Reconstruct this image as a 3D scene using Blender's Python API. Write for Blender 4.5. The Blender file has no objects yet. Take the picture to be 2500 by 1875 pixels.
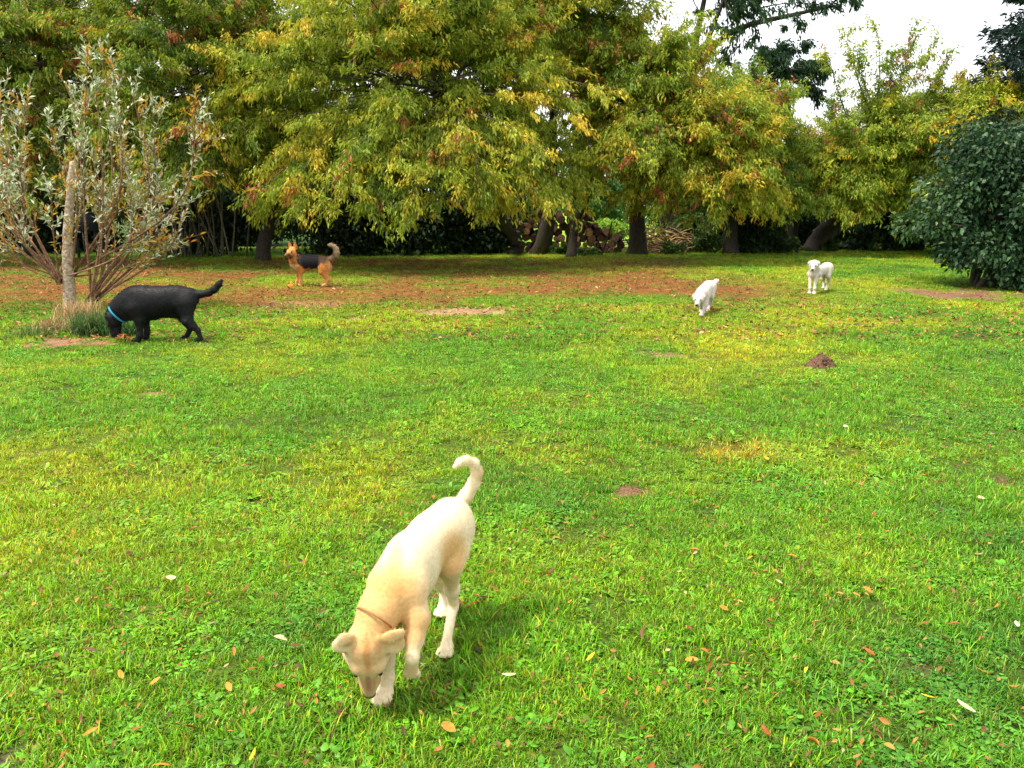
import bpy, math, random
import numpy as np
from math import radians, sin, cos, pi
S = bpy.context.scene
# ------------------------------------------------------------------ camera
CAM_H = 1.55; PITCH = radians(12.77); FPX = 790.0
cd = bpy.data.cameras.new('camera'); cam = bpy.data.objects.new('camera', cd)
S.collection.objects.link(cam); S.camera = cam
cam.location = (0, 0, CAM_H); cam.rotation_euler = (pi/2 - PITCH, 0, 0)
cd.sensor_width = 36; cd.lens = FPX/1024*36; cd.clip_start = 0.05; cd.clip_end = 2000
# ------------------------------------------------------------------ world, sun, exposure
SUN_EL = radians(63); SUN_AZ = radians(-110)      # azimuth from +Y towards +X: behind the camera, to the left
w = bpy.data.worlds.new('World'); S.world = w; w.use_nodes = True
nt = w.node_tree; bg = nt.nodes['Background']
sky = nt.nodes.new('ShaderNodeTexSky'); sky.sky_type = 'NISHITA'; sky.sun_disc = False
sky.sun_elevation = SUN_EL; sky.sun_rotation = SUN_AZ; sky.dust_density = 3
mixw = nt.nodes.new('ShaderNodeMixRGB'); mixw.inputs['Fac'].default_value = 0.86
mixw.inputs['Color2'].default_value = (8.2, 8.3, 8.6, 1)            # bright even cloud cover
nt.links.new(sky.outputs[0], mixw.inputs['Color1']); nt.links.new(mixw.outputs[0], bg.inputs['Color'])
bg.inputs['Strength'].default_value = 0.1
sd = bpy.data.lights.new('sun', 'SUN'); sun = bpy.data.objects.new('sun', sd); S.collection.objects.link(sun)
sd.energy = 3.0; sd.angle = radians(10); sd.color = (1.0, 0.93, 0.8)
sv = (sin(SUN_AZ)*cos(SUN_EL), cos(SUN_AZ)*cos(SUN_EL), sin(SUN_EL))
import mathutils
sun.rotation_euler = mathutils.Vector(sv).to_track_quat('Z', 'Y').to_euler()
S.view_settings.view_transform = 'Standard'; S.view_settings.look = 'None'
S.view_settings.exposure = 1.3; S.view_settings.gamma = 1
S.cycles.max_bounces = 6; S.cycles.diffuse_bounces = 3; S.cycles.transmission_bounces = 3; S.cycles.transparent_max_bounces = 4
S.cycles.use_denoising = True
rng = np.random.default_rng(7); random.seed(7)

# ------------------------------------------------------------------ helpers
def ray(px, py):
    d = np.array([(px-512)/FPX, cos(PITCH) + (384-py)/FPX*sin(PITCH), -sin(PITCH) + (384-py)/FPX*cos(PITCH)])
    return d
def atD(px, py, D):
    d = ray(px, py); return np.array([0, 0, CAM_H]) + d*(D/d[1])
def atZ(px, py, z):
    d = ray(px, py); return np.array([0, 0, CAM_H]) + d*((z-CAM_H)/d[2])
K = 0.46293                                        # measuring scale of the survey
def G(x, y): return atZ(x*K, y*K, 0.0)
def W(x, y, D): return atD(x*K, y*K, D)

def empty(name, loc=(0,0,0)):
    o = bpy.data.objects.new(name, None); o.location = loc; o.empty_display_size = .1; S.collection.objects.link(o); return o
def tag(o, label, cat, group=None, kind=None):
    if label: o['label'] = label
    if cat: o['category'] = cat
    if group: o['group'] = group
    if kind: o['kind'] = kind
    return o
def mesh_np(name, co, faces, mats, col=None, smooth=False, parent=None, loc=(0,0,0), link=True, midx=None):
    """faces: (F,3) or (F,4) array or list of such"""
    if not isinstance(faces, list): faces = [faces]
    faces = [np.asarray(f, dtype=np.int32) for f in faces if len(f)]
    me = bpy.data.meshes.new(name)
    co = np.asarray(co, dtype=np.float32).reshape(-1, 3) - np.asarray(loc, dtype=np.float32)
    me.vertices.add(len(co)); me.vertices.foreach_set('co', co.ravel())
    lv = np.concatenate([f.ravel() for f in faces]); me.loops.add(len(lv)); me.loops.foreach_set('vertex_index', lv)
    tot = np.concatenate([np.full(len(f), f.shape[1], np.int32) for f in faces])
    st = np.concatenate([[0], np.cumsum(tot)[:-1]]).astype(np.int32)
    me.polygons.add(len(tot)); me.polygons.foreach_set('loop_start', st)
    if smooth: me.polygons.foreach_set('use_smooth', np.ones(len(tot), bool))
    if midx is not None: me.polygons.foreach_set('material_index', np.asarray(midx, np.int32))
    me.update(calc_edges=True)
    if col is not None:
        c = np.ones((len(co), 4), np.float32); c[:, :3] = col
        a = me.attributes.new('col', 'FLOAT_COLOR', 'POINT'); a.data.foreach_set('color', c.ravel())
    for m in (mats if isinstance(mats, (list, tuple)) else [mats]): me.materials.append(m)
    o = bpy.data.objects.new(name, me)
    if link: S.collection.objects.link(o)
    if parent is not None:
        o.parent = parent; o.location = np.asarray(loc) - np.asarray(parent.location)
    else: o.location = loc
    return o
def nrm(v): v = np.asarray(v, float); return v/np.maximum(np.linalg.norm(v, axis=-1, keepdims=True), 1e-9)
def hash2(ix, iy, seed):
    h = (ix.astype(np.int64)*374761393 + iy.astype(np.int64)*668265263 + seed*974711) & 0xffffffff
    h = ((h ^ (h >> 13))*1274126177) & 0xffffffff
    return ((h ^ (h >> 16)) & 0xffff)/65535.0
def vnoise(x, y, s, seed=0):
    x = np.asarray(x)/s; y = np.asarray(y)/s
    ix = np.floor(x); iy = np.floor(y); fx = x-ix; fy = y-iy; fx = fx*fx*(3-2*fx); fy = fy*fy*(3-2*fy)
    a = hash2(ix, iy, seed); b = hash2(ix+1, iy, seed); c = hash2(ix, iy+1, seed); d = hash2(ix+1, iy+1, seed)
    return (a*(1-fx)+b*fx)*(1-fy) + (c*(1-fx)+d*fx)*fy
def fbm(x, y, s, seed=0): return .55*vnoise(x, y, s, seed)+.3*vnoise(x, y, s/2.1, seed+1)+.15*vnoise(x, y, s/4.3, seed+2)
def sstep(a, b, x): t = np.clip((x-a)/(b-a), 0, 1); return t*t*(3-2*t)
def spline(P, n):
    P = np.asarray(P, float)
    if len(P) == 2: t = np.linspace(0, 1, n)[:, None]; return P[0]*(1-t)+P[1]*t
    Q = np.vstack([2*P[0]-P[1], P, 2*P[-1]-P[-2]]); out = []
    for t in np.linspace(0, len(P)-1, n):
        i = min(int(t), len(P)-2); u = t-i; a, b, c, d = Q[i:i+4]
        out.append(.5*((2*b)+(-a+c)*u+(2*a-5*b+4*c-d)*u*u+(-a+3*b-3*c+d)*u**3))
    return np.array(out)
class MB:
    """collects numpy mesh pieces"""
    def __init__(s): s.co = []; s.q = []; s.t = []; s.c = []; s.n = 0
    def add(s, co, q=None, t=None, col=None):
        co = np.asarray(co, float).reshape(-1, 3)
        if q is not None: s.q.append(np.asarray(q)+s.n)
        if t is not None: s.t.append(np.asarray(t)+s.n)
        s.co.append(co); s.c.append(np.broadcast_to(np.array((1, 1, 1.) if col is None else col, float), (len(co), 3))); s.n += len(co)
    def tube(s, P, r, sides=8, rough=0, col=None, cap=True):
        P = np.asarray(P, float); n = len(P); r = np.broadcast_to(np.asarray(r, float), (n,)) if np.ndim(r) == 0 or len(r) == n else np.interp(np.linspace(0, 1, n), np.linspace(0, 1, len(r)), r)
        T = nrm(np.gradient(P, axis=0)); ref = np.array([0.03, .02, 1.]) if abs(T[:, 2]).mean() < .8 else np.array([1., .05, 0])
        A = nrm(np.cross(T, ref)); B = np.cross(T, A); th = np.arange(sides)*2*pi/sides
        rr = r[:, None]*(1+rough*(rng.random((n, sides))-.5))
        V = P[:, None]+rr[..., None]*(A[:, None]*np.cos(th)[None, :, None]+B[:, None]*np.sin(th)[None, :, None])
        V = V.reshape(-1, 3); i = np.arange(n-1)[:, None]*sides; j = np.arange(sides)[None]; k = (j+1) % sides
        q = np.stack([i+j, i+k, i+sides+k, i+sides+j], -1).reshape(-1, 4); t = None
        if cap:
            V = np.vstack([V, P[-1]+T[-1]*r[-1]*.5, P[0]]); e = (n-1)*sides; m = n*sides; jj = np.arange(sides); kk = (jj+1) % sides
            t = np.vstack([np.stack([e+jj, e+kk, np.full(sides, m)], -1), np.stack([kk, jj, np.full(sides, m+1)], -1)])
        s.add(V, q, t, col)
    def build(s, name, mats, parent=None, smooth=True, loc=(0,0,0), link=True):
        f = []
        if s.q: f.append(np.vstack(s.q))
        if s.t: f.append(np.vstack(s.t))
        if not s.co: return None
        return mesh_np(name, np.vstack(s.co), f, mats, col=np.vstack(s.c), smooth=smooth, parent=parent, loc=loc if parent is None else (loc if tuple(loc) != (0,0,0) else tuple(parent.location)), link=link)

# ------------------------------------------------------------------ materials
def new_mat(name):
    m = bpy.data.materials.new(name); m.use_nodes = True; nt = m.node_tree; nt.nodes.clear()
    o = nt.nodes.new('ShaderNodeOutputMaterial'); return m, nt, o
def colnode(nt, inst=None):
    a = nt.nodes.new('ShaderNodeAttribute'); a.attribute_name = 'col'; return a.outputs['Color']
def noise_mul(nt, colsock, scale, lo, hi, detail=4, coord='Object'):
    tc = nt.nodes.new('ShaderNodeNewGeometry') if coord == 'World' else nt.nodes.new('ShaderNodeTexCoord')
    n = nt.nodes.new('ShaderNodeTexNoise'); n.inputs['Scale'].default_value = scale; n.inputs['Detail'].default_value = detail
    nt.links.new(tc.outputs['Position' if coord == 'World' else 'Object'], n.inputs['Vector'])
    mr = nt.nodes.new('ShaderNodeMapRange'); mr.inputs['From Min'].default_value = .3; mr.inputs['From Max'].default_value = .7
    mr.inputs['To Min'].default_value = lo; mr.inputs['To Max'].default_value = hi
    nt.links.new(n.outputs['Fac'], mr.inputs['Value'])
    vm = nt.nodes.new('ShaderNodeVectorMath'); vm.operation = 'SCALE'; nt.links.new(colsock, vm.inputs[0]); nt.links.new(mr.outputs[0], vm.inputs['Scale'])
    return vm.outputs[0], n.outputs['Fac']
def leaf_mat(name, trans=.35, rough=.5, spec=.35):
    m, nt, o = new_mat(name); c = colnode(nt)
    p = nt.nodes.new('ShaderNodeBsdfPrincipled'); p.inputs['Roughness'].default_value = rough; p.inputs['Specular IOR Level'].default_value = spec
    t = nt.nodes.new('ShaderNodeBsdfTranslucent'); mx = nt.nodes.new('ShaderNodeMixShader'); mx.inputs[0].default_value = trans
    nt.links.new(c, p.inputs['Base Color']); nt.links.new(c, t.inputs['Color'])
    nt.links.new(p.outputs[0], mx.inputs[1]); nt.links.new(t.outputs[0], mx.inputs[2]); nt.links.new(mx.outputs[0], o.inputs['Surface']); return m
def rough_mat(name, scale=20, lo=.6, hi=1.3, bump=.4, dist=.02, rough=.85, spec=.2, stretch=None):
    m, nt, o = new_mat(name); c = colnode(nt); v, f = noise_mul(nt, c, scale, lo, hi)
    p = nt.nodes.new('ShaderNodeBsdfPrincipled'); p.inputs['Roughness'].default_value = rough; p.inputs['Specular IOR Level'].default_value = spec
    b = nt.nodes.new('ShaderNodeBump'); b.inputs['Strength'].default_value = bump; b.inputs['Distance'].default_value = dist
    nt.links.new(f, b.inputs['Height']); nt.links.new(b.outputs[0], p.inputs['Normal']); nt.links.new(v, p.inputs['Base Color'])
    nt.links.new(p.outputs[0], o.inputs['Surface']); return m
M_leaf = leaf_mat('leaf', .42, .55, .3); M_leafd = leaf_mat('leaf_glossy', .2, .5, .25); M_dry = leaf_mat('dry_leaf', .1, .6, .2)
M_bark = rough_mat('bark', 25, .45, 1.3, .9, .03)
M_soil = rough_mat('soil', 60, .5, 1.5, 1, .02)
M_coat = rough_mat('coat', 90, .88, 1.1, .25, .004, .7, .15)
M_black = rough_mat('black_coat', 60, .7, 1.4, .3, .004, .55, .2)
M_skin = rough_mat('nose_skin', 300, .8, 1.2, .4, .002, .4, .5)
M_eye = rough_mat('eye', 10, 1, 1, 0, 0, .1, .6)
M_strap = rough_mat('strap', 200, .85, 1.15, .3, .001, .6, .3)
M_paint = rough_mat('paint', 12, .8, 1.15, .2, .005, .6, .3)
# grass: colour per blade in the tuft, times a tint carried by each tuft
def grass_mat():
    m, nt, o = new_mat('grass'); c = colnode(nt)
    a = nt.nodes.new('ShaderNodeAttribute'); a.attribute_type = 'INSTANCER'; a.attribute_name = 'tint'
    mu = nt.nodes.new('ShaderNodeVectorMath'); mu.operation = 'MULTIPLY'; nt.links.new(c, mu.inputs[0]); nt.links.new(a.outputs['Color'], mu.inputs[1])
    p = nt.nodes.new('ShaderNodeBsdfPrincipled'); p.inputs['Roughness'].default_value = .45; p.inputs['Specular IOR Level'].default_value = .3
    t = nt.nodes.new('ShaderNodeBsdfTranslucent'); mx = nt.nodes.new('ShaderNodeMixShader'); mx.inputs[0].default_value = .35
    nt.links.new(mu.outputs[0], p.inputs['Base Color']); nt.links.new(mu.outputs[0], t.inputs['Color'])
    nt.links.new(p.outputs[0], mx.inputs[1]); nt.links.new(t.outputs[0], mx.inputs[2]); nt.links.new(mx.outputs[0], o.inputs['Surface']); return m
M_grass = grass_mat()
# ------------------------------------------------------------------ ground
def gz(x, y):
    x = np.asarray(x, float); y = np.asarray(y, float)
    return .03*(vnoise(x, y, 2.3, 5)-.5)*sstep(3, 6, y) + .012*(vnoise(x, y, .5, 6)-.5)*sstep(3, 5, y)
# bare patches: survey position, radii (survey px), strength, colour
PATCH = [(990,672,115,10,1,(.34,.22,.12)),(1050,676,60,8,.9,(.34,.22,.12)),(650,655,120,9,.75,(.30,.19,.10)),(560,668,60,7,.6,(.30,.19,.10)),(770,689,28,5,.8,(.28,.17,.09)),
 (1455,768,60,9,.75,(.24,.14,.07)),(1540,776,40,6,.5,(.24,.14,.07)),(1395,762,30,6,.5,(.24,.14,.07)),(1772,792,45,10,1,(.13,.07,.04)),(140,738,95,16,1,(.27,.14,.08)),(215,742,50,9,.8,(.3,.14,.07)),
 (1358,1060,36,14,.8,(.17,.09,.05)),(2165,1040,36,16,.9,(.13,.07,.04)),(2125,1058,30,8,.5,(.13,.07,.04)),(20,1650,60,40,1,(.12,.075,.06)),(930,1290,34,30,.75,(.16,.08,.05)),
 (325,853,32,8,.8,(.24,.12,.06)),(90,978,50,10,.55,(.12,.06,.04)),(1745,948,45,9,.5,(.16,.09,.05)),(630,1055,22,10,.6,(.2,.1,.05)),
 (2060,636,130,14,.9,(.20,.11,.07)),(1990,628,70,8,.6,(.24,.16,.08)),(1885,1400,60,25,.3,(.14,.09,.05)),(1950,1440,60,30,.35,(.14,.09,.05)),(1860,1560,60,40,.25,(.13,.08,.05)),
 (300,1560,60,30,.25,(.13,.08,.05)),(80,1560,60,40,.2,(.14,.09,.05)),(1420,735,40,5,.4,(.25,.15,.08)),(420,745,40,6,.5,(.2,.13,.07)),(1690,780,50,7,.35,(.22,.14,.07))]
PW = []
for (x, y, rx, ry, s, c) in PATCH:
    p = G(x, y); q = G(x+rx, y); r = G(x, y+ry*.9); PW.append((p[0], p[1], abs(q[0]-p[0]), abs(p[1]-r[1]), s, c))
def dirt(x, y):
    """bare-soil amount and its colour"""
    x = np.asarray(x, float); y = np.asarray(y, float)
    amt = np.zeros(x.shape); col = np.zeros(x.shape+(3,)); col[:] = (.1, .065, .035)
    wob = (fbm(x, y, .5, 31)-.5)*1.5+(fbm(x, y, .13, 33)-.5)*1.3
    for (cx, cy, rx, ry, s, c) in PW:
        d = np.sqrt(((x-cx)/rx)**2+((y-cy)/ry)**2)+wob
        a = s*(1-sstep(.35, 1.35, d)); m = a > amt; col[m] = c; amt = np.maximum(amt, a)
    return amt, col
def litter(x, y):
    """amount of fallen-leaf cover: a belt under and before the trees"""
    n = fbm(x, y, 2.2, 41); n2 = fbm(x, y, .55, 47)
    belt = sstep(11.0, 14.5, y+1.6*(n-.5))*(1-.8*sstep(2.0, 6.5, x))
    belt = belt*(1-sstep(22, 25, y))
    left = (1-sstep(22, 25, y))*sstep(9.5, 12.5, y)*(1-sstep(-6, -3, x))*.35
    return np.clip(np.maximum(belt*(.70+1.6*(n-.45)+1.6*(n2-.5)), left*n), 0, 1)
def grasscol(x, y):
    n1 = fbm(x, y, 3.1, 11); n2 = fbm(x, y, .8, 17); n3 = vnoise(x, y, .16, 19)
    g = np.array([.15, .37, .009]); yel = np.array([.34, .46, .012]); dk = np.array([.06, .22, .014])
    c = g[None]*np.ones((len(x), 1))
    cen = np.exp(-((x+.2)/2.6)**2)*sstep(2.5, 4, y)*(1-sstep(10, 12, y))
    a = (np.clip((n1-.42)*2.2+(n2-.5)*1.8+.4*cen, 0, 1)*(.4+.6*sstep(2.3, 4.2, y)))[:, None]; c = c*(1-a)+yel*a  # yellow held back near the camera, lens vignette put into the grass colour
    b = np.clip((.47-n1)*2.0+(.45-n2)*1.6+.35*sstep(1.5, 4, x)-.1+.35*(n3-.5), 0, 1)*(1-.55*sstep(3, 5.5, y)*(1-sstep(3, 6, abs(x)))); b = b[:, None]; c = c*(1-b)+dk*b
    # one sun-bleached yellow patch
    p = G(1590, 975); d = np.exp(-(((x-p[0])/.28)**2+((y-p[1])/.22)**2))[:, None]; c = c*(1-.7*d)+np.array([.46, .36, .02])*.7*d
    lt = (litter(x, y)*.55)[:, None]; c = c*(1-lt)+np.array([.16, .13, .03])*lt
    return c
xs = np.concatenate([-np.geomspace(500, 16, 14), np.arange(-15.5, 15.6, .13), np.geomspace(16, 500, 14)])
ys = np.concatenate([np.array([-300, -80, -20, -5, -1]), np.arange(.4, 12, .07), np.arange(12, 30, .16), np.geomspace(30.3, 900, 26)])
XX, YY = np.meshgrid(xs, ys); x = XX.ravel(); y = YY.ravel()
am, dc = dirt(x, y); lt = litter(x, y)
gp_ = (sstep(27, 30, y)*(1-sstep(.06, .12, abs(x/np.maximum(y, 1)-.115))))[:, None]; fr_ = (sstep(26, 29, y))[:, None]*(1-gp_)  # far ground painted dark as tree shade, light where sun reaches the gap
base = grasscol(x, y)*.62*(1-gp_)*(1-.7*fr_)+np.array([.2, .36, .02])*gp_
und = np.array([.045, .032, .015])
near = (1-sstep(9, 14, y))[:, None]; base = base*(1-.6*near)+und*.6*near
a = np.clip(am*1.25, 0, 1)[:, None]; base = base*(1-a)+dc*a
l = (lt*.88)[:, None]; base = base*(1-l)+np.array([.21, .072, .024])*l
nx = len(xs); ny = len(ys); i = np.arange(ny-1)[:, None]*nx; j = np.arange(nx-1)[None]
q = np.stack([i+j, i+j+1, i+nx+j+1, i+nx+j], -1).reshape(-1, 4)
m_ground, gnt, go = new_mat('ground'); gc = colnode(gnt); v1, f1 = noise_mul(gnt, gc, 70, .35, 1.6, 8, 'World'); v2, f2 = noise_mul(gnt, v1, 3, .75, 1.2, 4, 'World')
gp = gnt.nodes.new('ShaderNodeBsdfPrincipled'); gp.inputs['Roughness'].default_value = .95; gp.inputs['Specular IOR Level'].default_value = .1
gb = gnt.nodes.new('ShaderNodeBump'); gb.inputs['Distance'].default_value = .03; gb.inputs['Strength'].default_value = .9
gnt.links.new(f1, gb.inputs['Height']); gnt.links.new(gb.outputs[0], gp.inputs['Normal']); gnt.links.new(v2, gp.inputs['Base Color']); gnt.links.new(gp.outputs[0], go.inputs['Surface'])
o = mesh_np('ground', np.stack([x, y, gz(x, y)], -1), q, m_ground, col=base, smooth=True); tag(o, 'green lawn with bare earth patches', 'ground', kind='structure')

# ------------------------------------------------------------------ grass: tufts instanced on points (uncountable)
tuftcol = bpy.data.collections.new('grass_tufts')      # stays outside the scene; only feeds the node group
def blade_set(n, R, L0, L1, wid, flop, bases=None):
    co = []; q = []; t = []; cl = []; k = 0
    for b in range(n):
        a = random.random()*2*pi; r = R*math.sqrt(random.random()); bx, by = r*cos(a), r*sin(a)
        L = random.uniform(L0, L1); d = random.random()*2*pi; ln = random.uniform(*flop); w_ = wid*random.uniform(.7, 1.3)
        px, py = -sin(d), cos(d); z = 0; h = 0; pts = []
        for s in range(4):
            u = s/3; ang = ln*(.35+1.1*u)
            pts.append((bx+cos(d)*h, by+sin(d)*h, z-.004)); h += L/3*sin(ang); z += L/3*cos(ang)
        ww = [w_*.8, w_, w_*.75]
        for s in range(3):
            x0, y0, z0 = pts[s]; co += [(x0-px*ww[s]/2, y0-py*ww[s]/2, z0), (x0+px*ww[s]/2, y0+py*ww[s]/2, z0)]
        co.append(pts[3]); q += [(k, k+1, k+3, k+2), (k+2, k+3, k+5, k+4)]; t.append((k+4, k+5, k+6))
        z_ = random.random(); c = np.array([1, 1, 1.])*random.uniform(.42, 1.5)
        if z_ < .11: c = c*np.array([2.6, 1.25, 2.2])
        elif z_ < .20: c = np.array([1.3, .40, 1.6])*random.uniform(.7, 1.2)
        elif z_ < .33: c = c*np.array([1.5, 1.15, .9])
        elif z_ < .42: c = c*np.array([.7, .9, 1.5])
        cl += [c]*7; k += 7
    return np.array(co), np.array(q), np.array(t), np.array(cl)
def broad_set(n, R, L0, L1, asp, kind):
    mb = MB()
    for b in range(n):
        d = random.random()*2*pi; L = random.uniform(L0, L1)*.8; up = random.uniform(.15, .9); bx, by = (R*random.uniform(-1, 1), R*random.uniform(-1, 1)) if kind == 'clover' else (0, 0)
        o = np.array([bx, by, .012 if kind == 'clover' else .0]); f = np.array([cos(d)*cos(up), sin(d)*cos(up), sin(up)]); s = np.array([-sin(d), cos(d), 0]); n_ = np.cross(f, s)
        us = [0, .25, .6, .85, 1]; ws = [.15, .75, 1, .6, .0]; V = []
        for u, w_ in zip(us, ws):
            c = o+f*L*u-np.array([0, 0, 1])*L*.35*u*u
            V += [c-s*L*asp*w_/2+n_*(-.12*L*w_*asp), c, c+s*L*asp*w_/2+n_*(-.12*L*w_*asp)]
        q = []
        for i in range(4):
            for j in range(2): q.append((i*3+j, i*3+j+1, i*3+j+4, i*3+j+3))
        mb.add(V, np.array(q), col=np.array([.8, .9, 1.4])*random.uniform(.6, 1.2))
    return mb
protos = []
for v in range(7):
    co, q_, t_, cl = blade_set(26, .04, .014, .043, .0034, (.3, 1.5)); protos.append(mesh_np('tuft', co, [q_, t_], M_grass, col=cl, link=False))
for v in range(2):
    co, q_, t_, cl = blade_set(20, .03, .04, .075, .0034, (.3, 1.3)); protos.append(mesh_np('tuft', co, [q_, t_], M_grass, col=cl, link=False))
for v in range(2): protos.append(broad_set(12, .032, .014, .03, .8, 'clover').build('tuft', M_grass, smooth=False, link=False))
for v in range(2): protos.append(broad_set(8, .0, .04, .075, .38, 'rosette').build('tuft', M_grass, smooth=False, link=False))
for i_, p_ in enumerate(protos): p_.name = 'tuft_%02d' % i_; tuftcol.objects.link(p_)
def scatter(y0, y1, dens, scale):
    hw = lambda yy: yy*.74+1.2
    area = (hw(y0)+hw(y1))*(y1-y0); n = int(area*dens)
    yy = np.sqrt(rng.random(n)*(y1**2-y0**2)+y0**2) if y0 > 0 else rng.random(n)*(y1-y0)+y0
    xx = (rng.random(n)*2-1)*hw(yy); a, _ = dirt(xx, yy); l = litter(xx, yy); keep = rng.random(n) > np.clip(a*1.25-.14, 0, .97)
    keep &= rng.random(n) > l*.75; thin = fbm(xx, yy, .35, 77); keep &= rng.random(n) > np.clip((.48-thin)*4, 0, .8)
    xx, yy, a, l = xx[keep], yy[keep], a[keep], l[keep]
    return xx, yy, scale*rng.uniform(.65, 1.25, len(xx))*(1-.45*a)*(1-.25*l)*(.75+.6*vnoise(xx, yy, .5, 91))
def grassfield(name, bands, label):
    X = np.concatenate([b[0] for b in bands]); Y = np.concatenate([b[1] for b in bands]); Sc = np.concatenate([b[2] for b in bands]); n = len(X)
    me = bpy.data.meshes.new(name); me.vertices.add(n); me.vertices.foreach_set('co', np.stack([X, Y, gz(X, Y)], -1).astype(np.float32).ravel())
    idx = rng.integers(0, 7, n); z = rng.random(n); lng = fbm(X, Y, .9, 55)
    idx = np.where(z < .03+.22*(lng > .62), rng.integers(7, 9, n), idx); wd = fbm(X, Y, .6, 56)
    idx = np.where((z > .90-.25*(wd > .55)), rng.integers(9, 11, n), idx); idx = np.where((z > .965), rng.integers(11, 13, n), idx)
    rot = np.stack([rng.normal(0, .12, n), rng.normal(0, .12, n), rng.random(n)*2*pi], -1)
    t = grasscol(X, Y)*rng.uniform(.65, 1.4, (n, 1))
    a = me.attributes.new('idx', 'INT', 'POINT'); a.data.foreach_set('value', idx.astype(np.int32))
    a = me.attributes.new('rot', 'FLOAT_VECTOR', 'POINT'); a.data.foreach_set('vector', rot.astype(np.float32).ravel())
    a = me.attributes.new('scl', 'FLOAT', 'POINT'); a.data.foreach_set('value', Sc.astype(np.float32))
    c = np.ones((n, 4), np.float32); c[:, :3] = t; a = me.attributes.new('tint', 'FLOAT_COLOR', 'POINT'); a.data.foreach_set('color', c.ravel())
    me.materials.append(M_grass); o = bpy.data.objects.new(name, me); S.collection.objects.link(o)
    ng = bpy.data.node_groups.get('grass_nodes')
    if ng is None:
        ng = bpy.data.node_groups.new('grass_nodes', 'GeometryNodeTree')
        ng.interface.new_socket('Geometry', in_out='INPUT', socket_type='NodeSocketGeometry'); ng.interface.new_socket('Geometry', in_out='OUTPUT', socket_type='NodeSocketGeometry')
        N = ng.nodes; gi = N.new('NodeGroupInput'); gou = N.new('NodeGroupOutput'); iop = N.new('GeometryNodeInstanceOnPoints'); ci = N.new('GeometryNodeCollectionInfo')
        ci.inputs['Collection'].default_value = tuftcol; ci.inputs['Separate Children'].default_value = True; ci.inputs['Reset Children'].default_value = True
        iop.inputs['Pick Instance'].default_value = True
        def na(nm, ty):
            a = N.new('GeometryNodeInputNamedAttribute'); a.data_type = ty; a.inputs['Name'].default_value = nm
            return [s for s in a.outputs if s.enabled and s.name == 'Attribute'][0]
        L = ng.links; L.new(gi.outputs[0], iop.inputs['Points']); L.new(ci.outputs[0], iop.inputs['Instance']); L.new(na('idx', 'INT'), iop.inputs['Instance Index'])
        L.new(na('rot', 'FLOAT_VECTOR'), iop.inputs['Rotation']); L.new(na('scl', 'FLOAT'), iop.inputs['Scale']); L.new(iop.outputs[0], gou.inputs[0])
    md = o.modifiers.new('grass', 'NODES'); md.node_group = ng
    tag(o, label, 'grass', kind='stuff'); return o
grassfield('grass', [scatter(1.2, 4.2, 2100, .95), scatter(4.2, 8, 1050, 1.0), scatter(8, 14, 480, 1.2), scatter(14, 30, 130, 1.5)], 'short green lawn grass with clover and weeds')

# ------------------------------------------------------------------ fallen leaves
def leaf_strip(L, wd, curl, fold, nseg=5, shape='oval'):
    V = []; z = 0; xx = 0
    for s in range(nseg+1):
        u = s/nseg; w_ = wd*(math.sin(pi*min(1, u*.92+.06))**.8)*(1 if shape == 'oval' else (1+.5*math.sin(u*17)))
        if s == nseg: w_ = wd*.03
        V += [(xx, -w_/2*cos(fold), z+w_/2*sin(fold)), (xx, 0, z), (xx, w_/2*cos(fold), z+w_/2*sin(fold))]
        a = curl*(u-.35)*2; xx += L/nseg*cos(a); z += L/nseg*sin(a)
    V = np.array(V); V[:, 0] -= L/2; V[:, 2] -= V[:, 2].min(); q = []
    for i in range(nseg):
        for j in range(2): q.append((i*3+j, i*3+j+1, i*3+j+4, i*3+j+3))
    return V, np.array(q)
def rot_rand(V, yaw, tilt, roll):
    M = mathutils.Euler((roll, tilt, yaw)).to_matrix(); return V @ np.array(M).T
# the leaf litter too plentiful to count
mb = MB(); n = 24000
yy = np.sqrt(rng.random(n)*(25**2-9**2)+81); xx = (rng.random(n)*2-1)*(yy*.72+1); keep = rng.random(n) < litter(xx, yy)*1.1+.03
x1 = (rng.random(17000)*2-1); y1 = 1.6+rng.random(17000)**.8*11; x1 = x1*(y1*.74+1)
xx = np.concatenate([xx[keep], x1]); yy = np.concatenate([yy[keep], y1]); am_, _ = dirt(xx, yy)
LC = np.array([(.26, .11, .035), (.42, .19, .05), (.18, .08, .03), (.45, .24, .07), (.5, .34, .06), (.12, .06, .03), (.38, .15, .03), (.5, .38, .2)])
protoL = [leaf_strip(1, random.uniform(.22, .55), random.uniform(-1.2, 1.6), random.uniform(.2, 1.1), 4) for _ in range(12)]
LC = LC*.72
for X, Y in zip(xx, yy):
    V, q_ = protoL[random.randrange(12)]; s = random.uniform(.012, .036) if Y < 9 else random.uniform(.035, .085)
    h = .034 if Y < 9 else .03
    mb.add(rot_rand(V*s, random.random()*6.3, random.gauss(0, .35), random.gauss(0, .4))+[X, Y, float(gz(X, Y))+h*random.uniform(.35, 1.25)], q_, col=LC[random.choices(range(8), [5, 5, 4, 4, 1.2, 4, 3, 1])[0]]*random.uniform(.7, 1.25))
o = mb.build('leaf_litter', M_dry, smooth=False); tag(o, 'small brown fallen leaves strewn thickly towards the trees', 'leaf litter', kind='stuff')
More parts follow.
